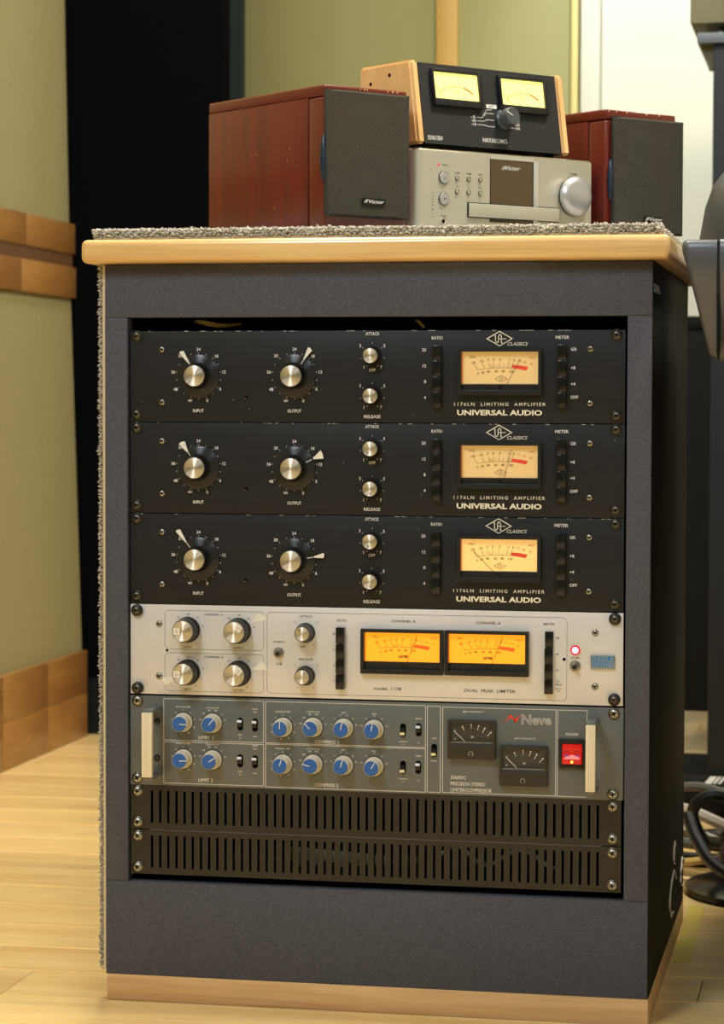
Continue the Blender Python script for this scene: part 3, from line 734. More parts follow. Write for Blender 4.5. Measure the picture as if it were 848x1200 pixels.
# ------------------------------------------------------------------ grey stereo limiter/compressor
def compressor():
    zb = 88.9; Z = lambda z: z-zb; y = -.12
    root = rack_root('stereo_compressor', zb, 'grey stereo compressor with ten blue capped knobs and two cream bar handles', None)
    part('faceplate', MB().m('neve_panel').box(-241.6, 242.2, -.3, 3.2, -.4, 87.6, .35), root)
    part('chassis', MB().m('black_matt').box(-215, 215, 3.2, 260, 2, 86), root)
    for x, z in ((-233.9, 171.5), (-234.1, 95.2), (233.1, 170.8), (232.5, 94.1)): screw(root, 'bright_rack', x, Z(z))
    y = -.45
    ln = MB().m('gray_print')
    for x0, x1, z0, z1 in ((-207.5, -107.2, 133.4, 174.0), (-207.5, -107.2, 91.0, 131.6), (-105.1, 52.4, 133.4, 173.8), (-105.1, 52.4, 90.4, 132.2), (54.3, 66.9, 90.6, 173.4), (69.2, 178, 90.8, 173.0)):
        ln.stroke([(x0, Z(z0)), (x0, Z(z1)), (x1, Z(z1)), (x1, Z(z0))], .55, y, True)
    ln.stroke([(207.4, Z(158)), (207.6, Z(173.2)), (179.7, Z(172.9)), (179.5, Z(90.7)), (207.2, Z(90.7))], .55, y)
    part('border_lines', ln, root)
    t = MB().m('gray_print')
    K = []
    for row, dz in ((0, 0), (1, -36)):
        ks = (((-187.7, 151.3), (-3, 3)[row], 'threshold dBv', ('8', '9', '10', '11', '12', '13', '14', '15', '+4')),
              ((-158.2, 151.2), (50, 33)[row], 'recovery ms', ('50', '100', '200', '800', 'a1', 'a2')),
              ((-87.7, 149.2), (87, 73)[row], 'threshold dBv', ('-20', '16', '12', '8', '4', '0', '4', '8', '10')),
              ((-57.8, 150), (134, 165)[row], 'recovery ms', ('100', '400', '800', '1500', 'a1', 'a2')),
              ((-27.6, 150), (78, 73)[row], 'gain', ('0', '4', '8', '12', '16', '20')),
              ((2.3, 149.6), (80, 58)[row], 'ratio', ('1.5:1', '2:1', '3:1', '4:1', '6:1')))
        for i, ((x, z), a, nm, sc) in enumerate(ks):
            z = z+dz
            K.append((x, z, a))
            t.text(nm, x, Z(z+14.8+.4), 1.8, y)
            n = len(sc); a0, a1 = ((205, -100) if n == 9 else (165, 15))
            for j, s_ in enumerate(sc):
                ag = a0+(a1-a0)*j/(n-1); t.text(s_, *pol(x, Z(z), 12.9 if n != 9 else 11.9, ag), 1.5, y, space=.9)
                t.stroke([pol(x, Z(z), 9.7, ag), pol(x, Z(z), 10.6, ag)], .3, y)
            t.stroke([pol(x, Z(z), 9.7, a0+(a1-a0)*q/20) for q in range(21)], .3, y)
        t.text(('LIMIT 1', 'LIMIT 2')[row], -165, Z((136.7, 95)[row]), 3.2, y, width=14.5)
        t.text(('COMPRESS 1', 'COMPRESS 2')[row], -44.3, Z((136, 94)[row]), 3.2, y, width=23)
        t.text('attack', -115.6, Z(166.2+dz*.995), 1.6, y); t.text('fast', -115.6, Z(163.2+dz), 1.6, y); t.text('slow', -115.6, Z(139.4+dz), 1.6, y)
        t.text('limit', -130.4, Z(140.6+dz), 1.6, y); t.text('in', -130.4, Z(137.6+dz), 1.6, y)
        t.text('bypass', 45.8, Z(161.4+dz), 1.6, y); t.text('in', 45.8, Z(137.6+dz), 1.6, y)
        t.text('compress', 30.7, Z(138.7+dz), 1.5, y); t.text('in', 30.7, Z(136+dz), 1.5, y)
    t.text('quad', 61, Z(142.9), 1.6, y); t.text('stereo', 61, Z(121.1), 1.6, y)
    t.text('gain reduction 1', 98.8, Z(169.4), 1.9, y, width=20); t.text('gain reduction 2', 148.5, Z(145.1), 1.9, y, width=20)
    t.text('33609/C', 77.0, Z(105.6), 3.3, y, width=15.2, align='l'); t.text('PRECISION STEREO', 77, Z(99.6), 3.3, y, width=33.6, align='l'); t.text('LIMITER/COMPRESSOR', 77, Z(93.7), 3.3, y, width=39.8, align='l')
    t.text('POWER', 193.4, Z(150.1), 2.4, y, width=12)
    part('lettering', t, root)
    part('maker_name', MB().m('gray_print').text('Neve', 159.4, Z(163.2), 8.6, y, width=28.5, outline=.022, bold=.01), root, label='outlined maker lettering')
    part('maker_mark', MB().m('neve_red').flat([(128.0, Z(159.0)), (134.2, Z(167.8)), (137.0, Z(162.8)), (133.6, Z(164.6))], y).flat([(134.2, Z(167.8)), (136.6, Z(163.4)), (139.4, Z(159.0)), (139.0, Z(163.2))], y).flat([(139.4, Z(159.0)), (145.0, Z(168.0)), (139.0, Z(163.4)), (137.6, Z(161.6))], y), root, label='red zigzag emblem')
    for x, z, a in K:
        body = cached('nk', lambda: MB().m('ribbed_cream').lathe([(9.3, -.5), (9.3, -2.2), (8.6, -3.2), (7.9, -14.6), (7.4, -15.5), (0, -15.5)][::-1], seg=60, flute=1, fl_d=.35, fl_range=(2, 3)).mesh('knob'))
        k = part('knob', body, root, (x, 0, Z(z)), ang(a))
        part('blue_cap', cached('nb', lambda: MB().m('blue_cap').lathe([(0, -16.6), (6.6, -16.4), (7.15, -15.8), (7.15, -15.2)], seg=40).mesh('cap')), k)
        part('pointer_line', cached('np', lambda: MB().m('white_print').prism([(.2, -.38), (7.6, -.38), (7.6, .38), (.2, .38)], -16.85, -15.4).stroke([(8.3, 0), (8.6, .01)], .7, -8).mesh('line')), k)
        part('collar', cached('nc', lambda: MB().m('meter_dark').lathe([(9.3, -.6), (10.2, -.5), (10.4, 0)], seg=36).mesh('collar')), k)
    for x, z, up, wt in ((-130.4, 151, 1, 1), (-115.6, 150.5, 1, 1), (-130.4, 115, 1, 1), (-115.6, 114.5, 1, 1), (30.6, 149.8, 0, 0), (45.9, 150.4, 1, 1), (30.7, 113.7, 0, 0), (45.6, 114.1, 1, 1), (61, 130.9, 0, 0)):
        s_ = part('slide_switch', MB().m('void_black').prism(rrect(-2.7, 2.7, -6.2, 6.2, 2.4), -1.0, 0), root, (x, 0, Z(z)))
        d = 3.0 if up else -3.4
        part('lever', MB().m('black_gloss').box(-2.0, 2.0, -2.6, -1, -3.6+d*.3, 3.6+d*.3, .4).m('tab_white' if wt else 'tab_cream').box(-2.5, 2.0, -4.6, -2.4, d-1.2, d+1.2, .4), s_)
    for sx, x0, x1 in ((-1, -219, -209), (1, 210.3, 219.3)):
        h = part('handle', MB().m('gray_bracket').box(x0+1, x1-1, -34, -32.6, Z(101), Z(165)).box(x0, x1, -35, 0, Z(163.2), Z(167.2), .8).box(x0, x1, -35, 0, Z(98.6), Z(102), .8).prism([(x0, Z(102)), (x1, Z(102)), (x1, Z(106)), (x0, Z(103))], -8, 0).prism([(x0, Z(163.4)), (x1, Z(163.4)), (x1, Z(160)), (x0, Z(162))], -8, 0), root)
        g = MB().m('cream_plastic').box(x0, x1, -39, -33, Z(101.6), Z(164.2), .6)
        for k in (3.1, 5.1, 7.1): g.m('carpet_back').box(x0+k-.18, x0+k+.18, -39.1, -38.9, Z(102), Z(163.8))
        part('grip_bar', g, h, label='cream ribbed grip bar')
        for z in (151.6, 115.4):
            if sx < 0: screw(root, 'small', -214.5+8 if False else -206.6-7.8, Z(z))
    for x0, x1, z0, z1 in ((74.9, 120.9, 124.3, 161.4), (124.9, 170.9, 99.9, 138.1)):
        W, H = x1-x0, z1-z0; zs = z0+H*.42
        f = MB().m('meter_dark')
        d = -7.5
        f.box(x0, x1, d, 0, z0-zb, zs-zb, .8).box(x0, x0+2.8, d, 0, zs-zb, z1-zb, .5).box(x1-2.8, x1, d, 0, zs-zb, z1-zb, .5).box(x0+2.8, x1-2.8, d, 0, z1-2.4-zb, z1-zb, .5)
        mt = part('gain_meter', f, root)
        part('meter_card', MB().m('meter_dark').box(x0+2.8, x1-2.8, -2, 0, zs-zb, z1-2.4-zb), mt)
        part('sill', MB().m('gray_bracket').prism([(x0+2, Z(zs)), (x0+4, Z(zs)+1.2), (x1-4, Z(zs)+1.2), (x1-2, Z(zs))], d-.3, d+1.5), mt)
        s_ = MB().m('white_print'); Q = lambda a, b: (x0+(a-88)/314*W, z0-zb+(365-b)/265*H)
        for a, b, c, e in ((182, 148, 192, 172), (238, 132, 240, 160), (288, 138, 280, 168), (328, 155, 313, 185), (368, 182, 345, 208)):
            s_.stroke([Q(a, b), Q(c, e)], .6, -2.1); s_.disc(*Q(a, b), .85, -2.15, 8)
        s_.disc(*Q(130, 178), .8, -2.1, 8)
        s_.text('dB', *Q(246, 216), 1.8, -2.1); s_.text('20', *Q(132, 232), 1.5, -2.1)
        part('scale_print', s_, mt)
        a, b = Q(130, 180), Q(215, 264)
        part('needle', MB().m('white_print').tube([(a[0], -3, a[1]), (b[0], -3, b[1])], .4, 5), mt)
        part('meter_glass', MB().m('clear_glass').box(x0+2.8, x1-2.8, d+1.5, d+1.7, zs-zb+.8, z1-2.4-zb), mt)
        part('zero_screw', MB().m('gray_print').stroke([pol(Q(242, 327)[0], Q(242, 327)[1], 2.1, q) for q in range(-60, 241, 20)], .3, d-.1), mt)
    sw = part('power_switch', MB().m('black_plastic').box(181, 184.2, -3.5, 0, Z(117.5), Z(145.8), .5).box(203.8, 205.7, -3.5, 0, Z(117.5), Z(145.8), .5).box(184.2, 203.8, -3.5, 0, Z(117.5), Z(121.8), .5).box(184.2, 203.8, -3.5, 0, Z(141.4), Z(145.8), .5), root)
    part('rocker', MB().m('rocker_red').box(184.6, 203.4, -5.2, -1, Z(132.5), Z(141), .8).m('rocker_red').box(184.6, 203.4, -6.6, -1, Z(122.2), Z(132.5), .8), sw, label='glowing red rocker')
    g = MB().m('rocker_dim')
    for cx in (188.8, 199): g.stroke([pol(cx, Z(131.5), 3.2, q) for q in range(20, 161, 20)], .9, -6.75 if False else -6.7)
    g.m('rocker_blue').flat([(186, Z(131.2)), (192, Z(131.2)), (190, Z(129.6)), (187, Z(130))], -6.7).flat([(196.5, Z(131.2)), (202, Z(131.2)), (200.4, Z(129.6)), (198, Z(130))], -6.7)
    g.m('rocker_pink').flat([(186, Z(127.2)), (202, Z(127.2)), (200.5, Z(129.4)), (194.5, Z(131.6)), (188, Z(129.4))], -6.68)
    g.m('rocker_hot').disc(194, Z(124.6), 1.3, -6.72, 12)
    part('lamp_glow', g, sw, label='orange neon glowing through the rocker')
compressor()

# ------------------------------------------------------------------ two vent panels
def vent(zb, label, lip):
    root = empty('vent_panel', (0, 0, (ZR+zb)*.001), 0, label, 'vent panel', 'slotted vent panels at the bottom of the rack')
    m = MB().m('vent_metal')
    z0, z1 = .4, 43.9; s0, s1 = 6.6, 38.6; n = 54; xa_, xb_ = -219.6, 218.3; p = (xb_-xa_)/(n-1); w_ = 1.25
    m.box(-241, 240.5, 0, 1.5, z0, s0); m.box(-241, 240.5, 0, 1.5, s1, z1)
    m.box(-241, xa_-w_, 0, 1.5, s0, s1); m.box(xb_+w_, 240.5, 0, 1.5, s0, s1)
    for i in range(n-1):
        x = xa_+p*i; m.box(x+w_, x+p-w_, 0, 1.5, s0, s1)
    bmesh.ops.remove_doubles(m.bm, verts=m.bm.verts, dist=.01)
    part('slotted_plate', m, root)
    part('top_flange', MB().m('vent_metal' if not lip else 'gray_bracket').box(-222, 222, .2, 12, 43.9, 44.4), root, label='bare bright folded top edge' if lip else None)
    part('bottom_flange', MB().m('vent_metal').box(-222, 222, 1.5, 12, .4, 1.4), root)
    for x in (-233.9, 232.5):
        for z in (7.0, 37.9): screw(root, 'bright_rack', x, z)
vent(44.45, 'upper black slotted vent panel directly under the grey compressor', False)
vent(0, 'bottom black slotted vent panel with a bright top edge, lowest item in the rack', True)
# things behind the slots and in the gap on top
strip = empty('terminal_strip', (0, .05, (ZR+10)*.001), 0, 'pale terminal strip glimpsed behind the slots of the bottom vent panel', 'terminal strip')
part('base_bar', MB().m('black_matt').box(-160, 60, 0, 20, -16, 4), strip)
rnd = random.Random(8)
for i in range(15): part('terminal', MB().m('cable_white').box(-95+i*9, -89+i*9, -8, 0, 2-rnd.uniform(0, 6), 14-i*.4, 1), strip)
c = MB().m('cable_white')
P = [(60+i*9, 45+6*math.sin(i*1.3), ZR+22+9*math.sin(i*.9)) for i in range(14)]
tag(part('patch_cable', MB().m('cable_white').tube(P, 2.2, 6)), 'white twisted wire behind the right half of the bottom vent slots', 'cable')
P = [(-184, 30, ZR+543.5), (-177, 22, ZR+542.8), (-169, 20, ZR+541), (-159, 21, ZR+538.8), (-150, 24, ZR+539), (-140, 40, ZR+541)]
tag(part('loose_cable', MB().m('cable_tan').tube(P, [1.2, 2.2, 2.8, 2.4, 2.0, 1.5], 8)), 'yellowish cable end lying in the gap above the top amplifier, left side', 'cable')
P = [(38, 24, ZR+543), (41, 20, ZR+542), (43.5, 19, ZR+539), (46, 20, ZR+536.5)]
tag(part('loose_cable', MB().m('cable_tan').tube(P, 1.5, 8)), 'short yellow wire hanging in the gap above the top amplifier, near its middle', 'cable')

# ------------------------------------------------------------------ things on top: one row turned 48 degrees
A = math.radians(42); U = Vector((math.sin(A), math.cos(A))); Vv = Vector((-math.cos(A), math.sin(A)))
O = Vector((-.0588, .05)); ZTOP = .7572
def row(a, b=0): p = O+U*(a*.001)+Vv*(b*.001); return (p.x, p.y, ZTOP)
RZ = math.radians(48)
def speaker(x0, label, W=102, H=143.5, gdx=0):
    r = empty('bookshelf_speaker', row(x0), RZ, label, 'speaker', 'cherry wood bookshelf speakers')
    D = 205
    part('cabinet', MB().m('cherry_side').box(0, W, 27.5, D, 0, H-11.2, .6), r)
    part('front_baffle', MB().m('cherry_edge').box(0, W, 0, 27.2, 0, H-11.2, 3, 3), r)
    part('top_panel', MB().m('cherry_edge').box(-.3, W+.3, -.3, D, H-11, H, 2.2, 3), r, label='rounded glossy top panel with small chips')
    wf = part('woofer', MB().m('cone_grey').lathe([(34, -1.2), (33, -2.2), (29, -2.6), (26, -1.4)], seg=40).m('cone_dark').lathe([(26, -1.4), (12, -.4)], seg=40).m('cone_grey').lathe([(12, -.6), (8, -2), (0, -2.8)], seg=30), r, (W/2-2, 0, 52))
    part('tweeter', MB().m('cone_grey').lathe([(21, -.5), (20, -1.6), (10, -.8)], seg=32).m('cone_dark').lathe([(10, -1), (6, -2.6), (0, -3)], seg=24), r, (W/2-2, 0, 106))
    g0, g1 = -1.5+gdx, 100.5+gdx
    # bowed grille: flat centre, swept sides
    prof = [(g0, -4.5), (g0+1.5, -6.2), (g0+16, -10), (g1-13, -10), (g1-1.5, -6.2), (g1, -4.5)]
    m = MB().m('grille_cloth'); za, zb = 15.5, 137.8
    rows = [(za, 1.2), (za+1.5, 0), (zb-1.5, 0), (zb, 1.2)]
    R = [[m.bm.verts.new((x, y+dy, z)) for x, y in prof] for z, dy in rows]
    for a in range(3):
        for i in range(5): m.face([R[a][i], R[a][i+1], R[a+1][i+1], R[a+1][i]])
    gr = part('grille', m, r, angle=20)
    part('grille_rim', MB().m('grille_frame').box(g0-.2, g0+1.6, -6, -1.5, za-.5, zb+.5, .5).box(g1-1.6, g1+.2, -6, -1.5, za-.5, zb+.5, .5).box(g1-12, g1-1.6, -4, -2, za, zb).prism([(g0, zb-1), (g1, zb-1), (g1, zb+.6), (g0, zb+.6)], -6.3, -1.5).prism([(g0, za-.6), (g1, za-.6), (g1, za+1), (g0, za+1)], -6.3, -1.5), gr)
    bd = part('badge', MB().m('black_gloss').prism(rrect(38.5+gdx, 67+gdx, 27.5, 34, 2), -11.6, -10), gr)
    part('badge_text', MB().m('white_print').text('Victor', 55.5+gdx, 30.8, 3.4, -11.75, width=19, shear=.3, bold=.01).stroke([(40.5+gdx, 29.3), (43.5+gdx, 32.6)], .8, -11.75).stroke([(42.5+gdx, 29.3), (45.2+gdx, 32.6)], .8, -11.75), gr)
    part('side_lug', MB().m('port_blue').lathe([(0, -24), (2.2, -20), (3.6, -12), (4, 0), (3.6, 12), (2.2, 20), (0, 24)], seg=16, axis='z'), r, (g0-.2, -1.5, 71))
    c = MB().m('beech'); rn = random.Random(x0)
    for _ in range(7): c.prism([(q+rn.uniform(0, 30), H-.6) if False else (q, H-.4) for q in (0, 1)] + [(1, H-.2)], 0, .5) if False else None
    for _ in range(6):
        x = rn.uniform(3, W-4); c.box(x, x+rn.uniform(.6, 1.8), -.45, .1, H-2.6, H-1.2)
    for _ in range(5):
        y_, z_ = rn.uniform(28, 150), rn.uniform(20, 90); c.box(-.12, .1, y_, y_+.5, z_, z_+rn.uniform(.6, 2.4))
    part('edge_chips', c, r)
speaker(0, 'left red-brown bookshelf speaker, its wooden side showing, nearest the carpet front edge')
speaker(370, 'right red-brown bookshelf speaker behind the silver receiver volume knob', W=103, H=146, gdx=8.5)

def receiver():
    X0 = 112; r = empty('compact_receiver', row(X0), RZ, 'silver compact disc receiver with big round volume knob between the two speakers', 'receiver')
    W, H, D = 240, 87.6, 205
    m = MB().m('silver_face')
    pts = [(14, 0)] ; 
    # plan outline with a large left corner radius, extruded in z
    plan = [(0, 34)] + [(14-14*math.cos(math.radians(a)), 14-14*math.sin(math.radians(a))) for a in range(0, 91, 10)] + [(W-3, 0), (W-.9, .9), (W, 3), (W, 34)]
    B0 = [m.bm.verts.new((x, y, 0)) for x, y in plan]; B1 = [m.bm.verts.new((x, y, H)) for x, y in plan]
    for i in range(len(plan)-1): m.face([B0[i], B0[i+1], B1[i+1], B1[i]])
    m.face(B1); m.face(B0[::-1]); m.face([B0[-1], B0[0], B1[0], B1[-1]])
    part('front_panel', m, r)
    part('case', MB().m('dark_case').box(1, W-1, 34, D, 2, H-1, 1), r)
    rim = MB().m('chrome').tube([(1.5, 60, H+.8), (1.5, 14, H+.8), (5, 5, H+.8), (14, 1.6, H+.8), (W-4, 1.6, H+.8), (W-1.5, 4, H+.8), (W-1.5, 60, H+.8)], 1.1, 8)
    part('top_rim', rim, r, label='bright metal rim around the glass lid')
    part('glass_lid', MB().m('smoky_glass').box(3, W-3, 3, D-10, H+.1, H+2.6, .4), r)
    x = lambda a: a-X0
    part('display_window', MB().m('dark_mirror').box(x(211.3), x(268), -.5, .2, 18.6, 83.4), r)
    part('bezel_line', MB().m('black_gloss').box(x(267.8), x(269), -.55, .2, 18.6, 83.4).box(x(210.6), x(211.3), -.3, .2, 18.6, 83.4), r)
    part('bezel_strip', MB().m('silver_light').box(x(269), x(275.5), -1.2, .2, 10, 83.6, .3).box(x(210.6), x(269), -.8, .2, 83.4, 86.8), r)
    part('maker_name', MB().m('gray_print').text('Victor', x(240.8), 75.4, 4.2, -.7, width=20, shear=.3, bold=.008).stroke([(x(226), 73), (x(229.2), 77)], .7, -.7).stroke([(x(228.2), 73), (x(231.4), 77)], .7, -.7), r)
    tr = part('disc_tray', MB().m('black_gloss').box(x(180.6), x(304.6), -1.2, .2, 21.8, 37.6, .6).m('silver_face').box(x(181.6), x(303.4), -2.6, -1, 22.8, 36.6, .5), r)
    part('tray_mark', MB().m('pale_mark').box(x(236), x(249), -2.68, -2.6, 29, 29.8), tr)
    for z, s_ in ((60.6, 1), (39.2, 0)):
        b = part('round_button', MB().m('dark_steel').lathe([(6.5, -.2), (6.6, -1.2), (6.0, -1.3)], seg=32).m('knob_silver').lathe([(6.0, -1.3), (5.6, -2.2), (0, -2.4)][::-1], seg=32), r, (x(149.6), 0, z))
        part('button_symbol', (MB().m('dark_steel').stroke([pol(0, 0, 1.7, a) for a in range(-220, 41, 20)], .4, -2.5) if s_ else MB().m('ink_black').flat([(-1, -1.2), (1.2, 0), (-1, 1.2)], -2.5)), b)
    for i in range(3):
        for z in (60.9, 47.3):
            part('small_button', cached('sbt', lambda: MB().m('dark_steel').lathe([(2.7, 0), (2.6, -.8), (2.0, -.9)], seg=20).m('chrome').lathe([(2.0, -.9), (1.7, -2), (0, -2.8)][::-1], seg=20).mesh('b')), r, (x(167+15.35*i), 0, z))
    t = MB().m('ink_black')
    for i, s_ in enumerate(('CD MD', 'TUNER', 'AUX')): t.text(s_, x(167+15.35*i), 66.4, 1.5, -.15); 
    for i, s_ in enumerate(('FM', '.', 'TAPE')): t.text(s_, x(167+15.35*i), 52.6, 1.4, -.15)
    t.disc(x(182.3), 52.6, .7, -.15, 8); t.text('STANDBY', x(151), 73.4, 1.3, -.15, width=7); t.text('PHONES', x(149.4), 21.8, 1.3, -.15, width=7); t.text('VOLUME', x(325), 74.1, 1.8, -.15, width=9)
    for z in range(20, 46, 3): t.disc(x(135.5)+random.uniform(-.6, .6), z+random.uniform(-1, 1), random.uniform(.3, .9), -.1, 7)
    t.disc(x(133.5), 68, .7, -.1, 7)
    part('lettering', t, r)
    part('standby_light', MB().m('led_red').lathe([(0, -.8), (1, -.6), (1.3, 0)], seg=12), r, (x(143.1), 0, 73.6))
    j = part('phones_jack', MB().m('chrome').lathe([(2.0, -.6), (2.8, -1.1), (3.7, -.8), (3.9, 0)], seg=24).m('void_black').disc(0, 0, 2.0, -.5, 16), r, (x(149.4), 0, 16.5))
    part('volume_knob', MB().m('dark_steel').lathe([(20.6, 0), (20.9, -1.2), (20.6, -2)], seg=56).m('knob_silver').lathe([(20.5, -1.6), (20.3, -6), (18.6, -8.2), (14, -10), (7, -11.2), (0, -11.6)][::-1], seg=56), r, (x(325.2), 0, 50.6), label='large domed silver volume knob')
    for a, b in ((15, 30), (W-15, 30), (15, 180), (W-15, 180)): pass
receiver()

def vu_box():
    X0 = 122; zb = 95.4
    r = empty('level_meter_box', (row(X0, 10)[0], row(X0, 10)[1], ZTOP+zb*.001), RZ, 'black twin meter box with light wooden cheeks standing on the silver receiver', 'level meter')
    k = .16; Hh = 83; D = 98; x = lambda a: a-X0
    body = MB().m('pcb_black')
    def wedge(m, xa, xb, y0, dz0, dz1, yb, bev=0):
        # side profile: front leans back by k
        pr = [(y0, dz0), (y0+k*(dz1-dz0), dz1), (yb, dz1), (yb, dz0)]
        A_ = [m.bm.verts.new((xa, p, q)) for p, q in pr]; B_ = [m.bm.verts.new((xb, p, q)) for p, q in pr]
        fs = [m.face(A_), m.face(B_[::-1])]
        for i in range(4): fs.append(m.face([B_[i], B_[(i+1) % 4], A_[(i+1) % 4], A_[i]]))
        if bev:
            es = list({e for f in fs for e in f.edges}); rr = bmesh.ops.bevel(m.bm, geom=es, offset=bev, segments=3, affect='EDGES')
            for f in rr['faces']: f.material_index = m.cur
        return m
    part('case', wedge(body, x(133.6), x(317.8), 0, 0, Hh, D-2), r)
    part('wooden_cheek', wedge(MB().m('beech'), x(122.4)+.6, x(133.6), -1.6, -1, Hh+1.8, D, 2.6), r)
    part('wooden_cheek', wedge(MB().m('beech'), x(317.8), x(328.6), -1.6, -1, Hh+1.8, D, 2.6), r)
    for z in (30, 60): pass
    cb = MB().m('void_black')
    for y_, z_ in ((16+30, 72), (78, 66)):
        n = 12; m_ = cb; cx = x(122.4)+.52
        m_.face([m_.bm.verts.new((cx, y_+2.2*math.cos(-2*PI*i/n), z_+2.2*math.sin(-2*PI*i/n))) for i in range(n)])
    part('screw_hole', cb, r)
    face = empty('face', (0, 0, 0)); bpy.data.objects.remove(face)
    tilt = -math.atan(k); kk = math.cos(tilt)
    def onface(name, mb, parent=r, **kw): return part(name, mb, parent, (0, 0, 0), (tilt, 0, 0), **kw)
    zz = lambda z: z/kk
    for j, (f0, f1, a0, a1, n0, n1) in enumerate(((149.3, 212.4, 149.6, 208.2, .0, .0), (238.0, 302.0, 238.7, 297.8, 0, 0))):
        z0, z1 = zz(39.4), zz(77); c0, c1 = zz(46.5), zz(74)
        m = MB().m('black_plastic')
        for q in ((f0-1.5, a0, z0, z1), (a1, f1, z0, z1), (a0, a1, z0, c0), (a0, a1, c1, z1)): m.box(x(q[0]), x(q[1]), -5, 0, q[2], q[3], .3)
        mt = onface('vu_meter', m)
        part('meter_card', MB().m('meter_yellow').box(x(a0), x(a1), -2.6, 0, c0, c1), mt)
        s_ = MB().m('orange_print'); W = a1-a0; cx = x((a0+a1)/2); 
        def arc(q, rr): return (cx+rr*math.sin(math.radians(q)), c0-22+rr*math.cos(math.radians(q)))
        s_.m('brown_ink').stroke([arc(q, 36) for q in range(-40, 16, 5)], .6, -2.7)
        for q in range(-40, 20, 7): s_.stroke([arc(q, 36), arc(q, 40)], .5, -2.7)
        s_.stroke([arc(q, 33) for q in range(-36, 12, 6)], .25, -2.7)
        s_.m('orange_print').stroke([arc(q, 36.8) for q in range(16, 38, 4)], 1.8, -2.7)
        s_.text('VU', cx, c0+8.5, 2.8, -2.7)
        for q, t_ in ((-36, '20'), (-22, '10'), (-9, '5'), (4, '1'), (14, '0')): s_.text(t_, *arc(q, 43), 2.0, -2.7)
        part('scale_print', s_, mt)
        part('needle', MB().m('brown_ink').tube([(x(a0)+5.5, -3.2, c0+11), (x(a0)+13, -3.2, c0)], .25, 5), mt)
        part('meter_glass', MB().m('clear_glass').box(x(a0), x(a1), -4.4, -4.2, c0, c1), mt)
        part('zero_screw', MB().m('ink_black').lathe([(0, -6), (1.4, -5.8), (1.8, -5)], cx=cx+1, cz=zz(41.6), seg=14), mt)
    kn = onface('selector_knob', MB().m('knob_grey').lathe([(11, -.3), (11, -2.5), (10, -4), (9.6, -15), (8.8, -16), (0, -16)][::-1], cx=x(241.2), cz=zz(31.5), seg=40, flute=1, fl_d=.4, fl_range=(2, 3)))
    part('pointer_line', MB().m('white_print').stroke([(x(241.2)-1, zz(31.5)+.4), (x(241.2)-8.3, zz(31.5)+4.6)], 1, -16.2), kn)
    t = MB().m('white_print'); y = -.15
    t.box(x(219.2), x(233.0), -.2, 0, zz(42), zz(46)).m('ink_black').text('ATT', x(226.1), zz(44), 2.4, -.3, width=8)
    t.m('white_print')
    for i in range(3):
        dz = 31.5-3.8*i
        t.text(('-5', '-10', '-15')[i], x(200), zz(dz), 2.6, y, width=6.5, bold=.02); t.text(('-20', '-25', '-30')[i], x(258.6), zz(dz-.6), 2.6, y, width=7.5, bold=.02)
        t.stroke([(x(205), zz(dz)), (x(212+i*1.5), zz(dz)), (x(218), zz(dz+5-i*3)), (x(228), zz(dz+5-i*3))], .5, y)
        t.stroke([(x(254), zz(dz-.6)), (x(248), zz(dz-.6))], .5, y)
    t.stroke([(x(214), zz(34)), (x(219), zz(40)), (x(226), zz(40.5))], .5, y)
    onface('lettering', t)
    t = MB().m('white_print').text('HAYAKUMO', x(226.6), zz(8.3), 4.6, y, width=33, bold=.01).text('SOUND CREW', x(147.3), zz(6.2), 4.3, y, width=19.5, bold=.015)
    onface('maker_name', t)
    for a, b in ((x(140), 14), (x(311), 14), (x(140), 80), (x(311), 80)):
        part('rubber_foot', MB().m('black_matt').lathe([(5, -zb+90.4), (5.5, 0)], axis='z', cx=a, cy=b, seg=16), r)
vu_box()

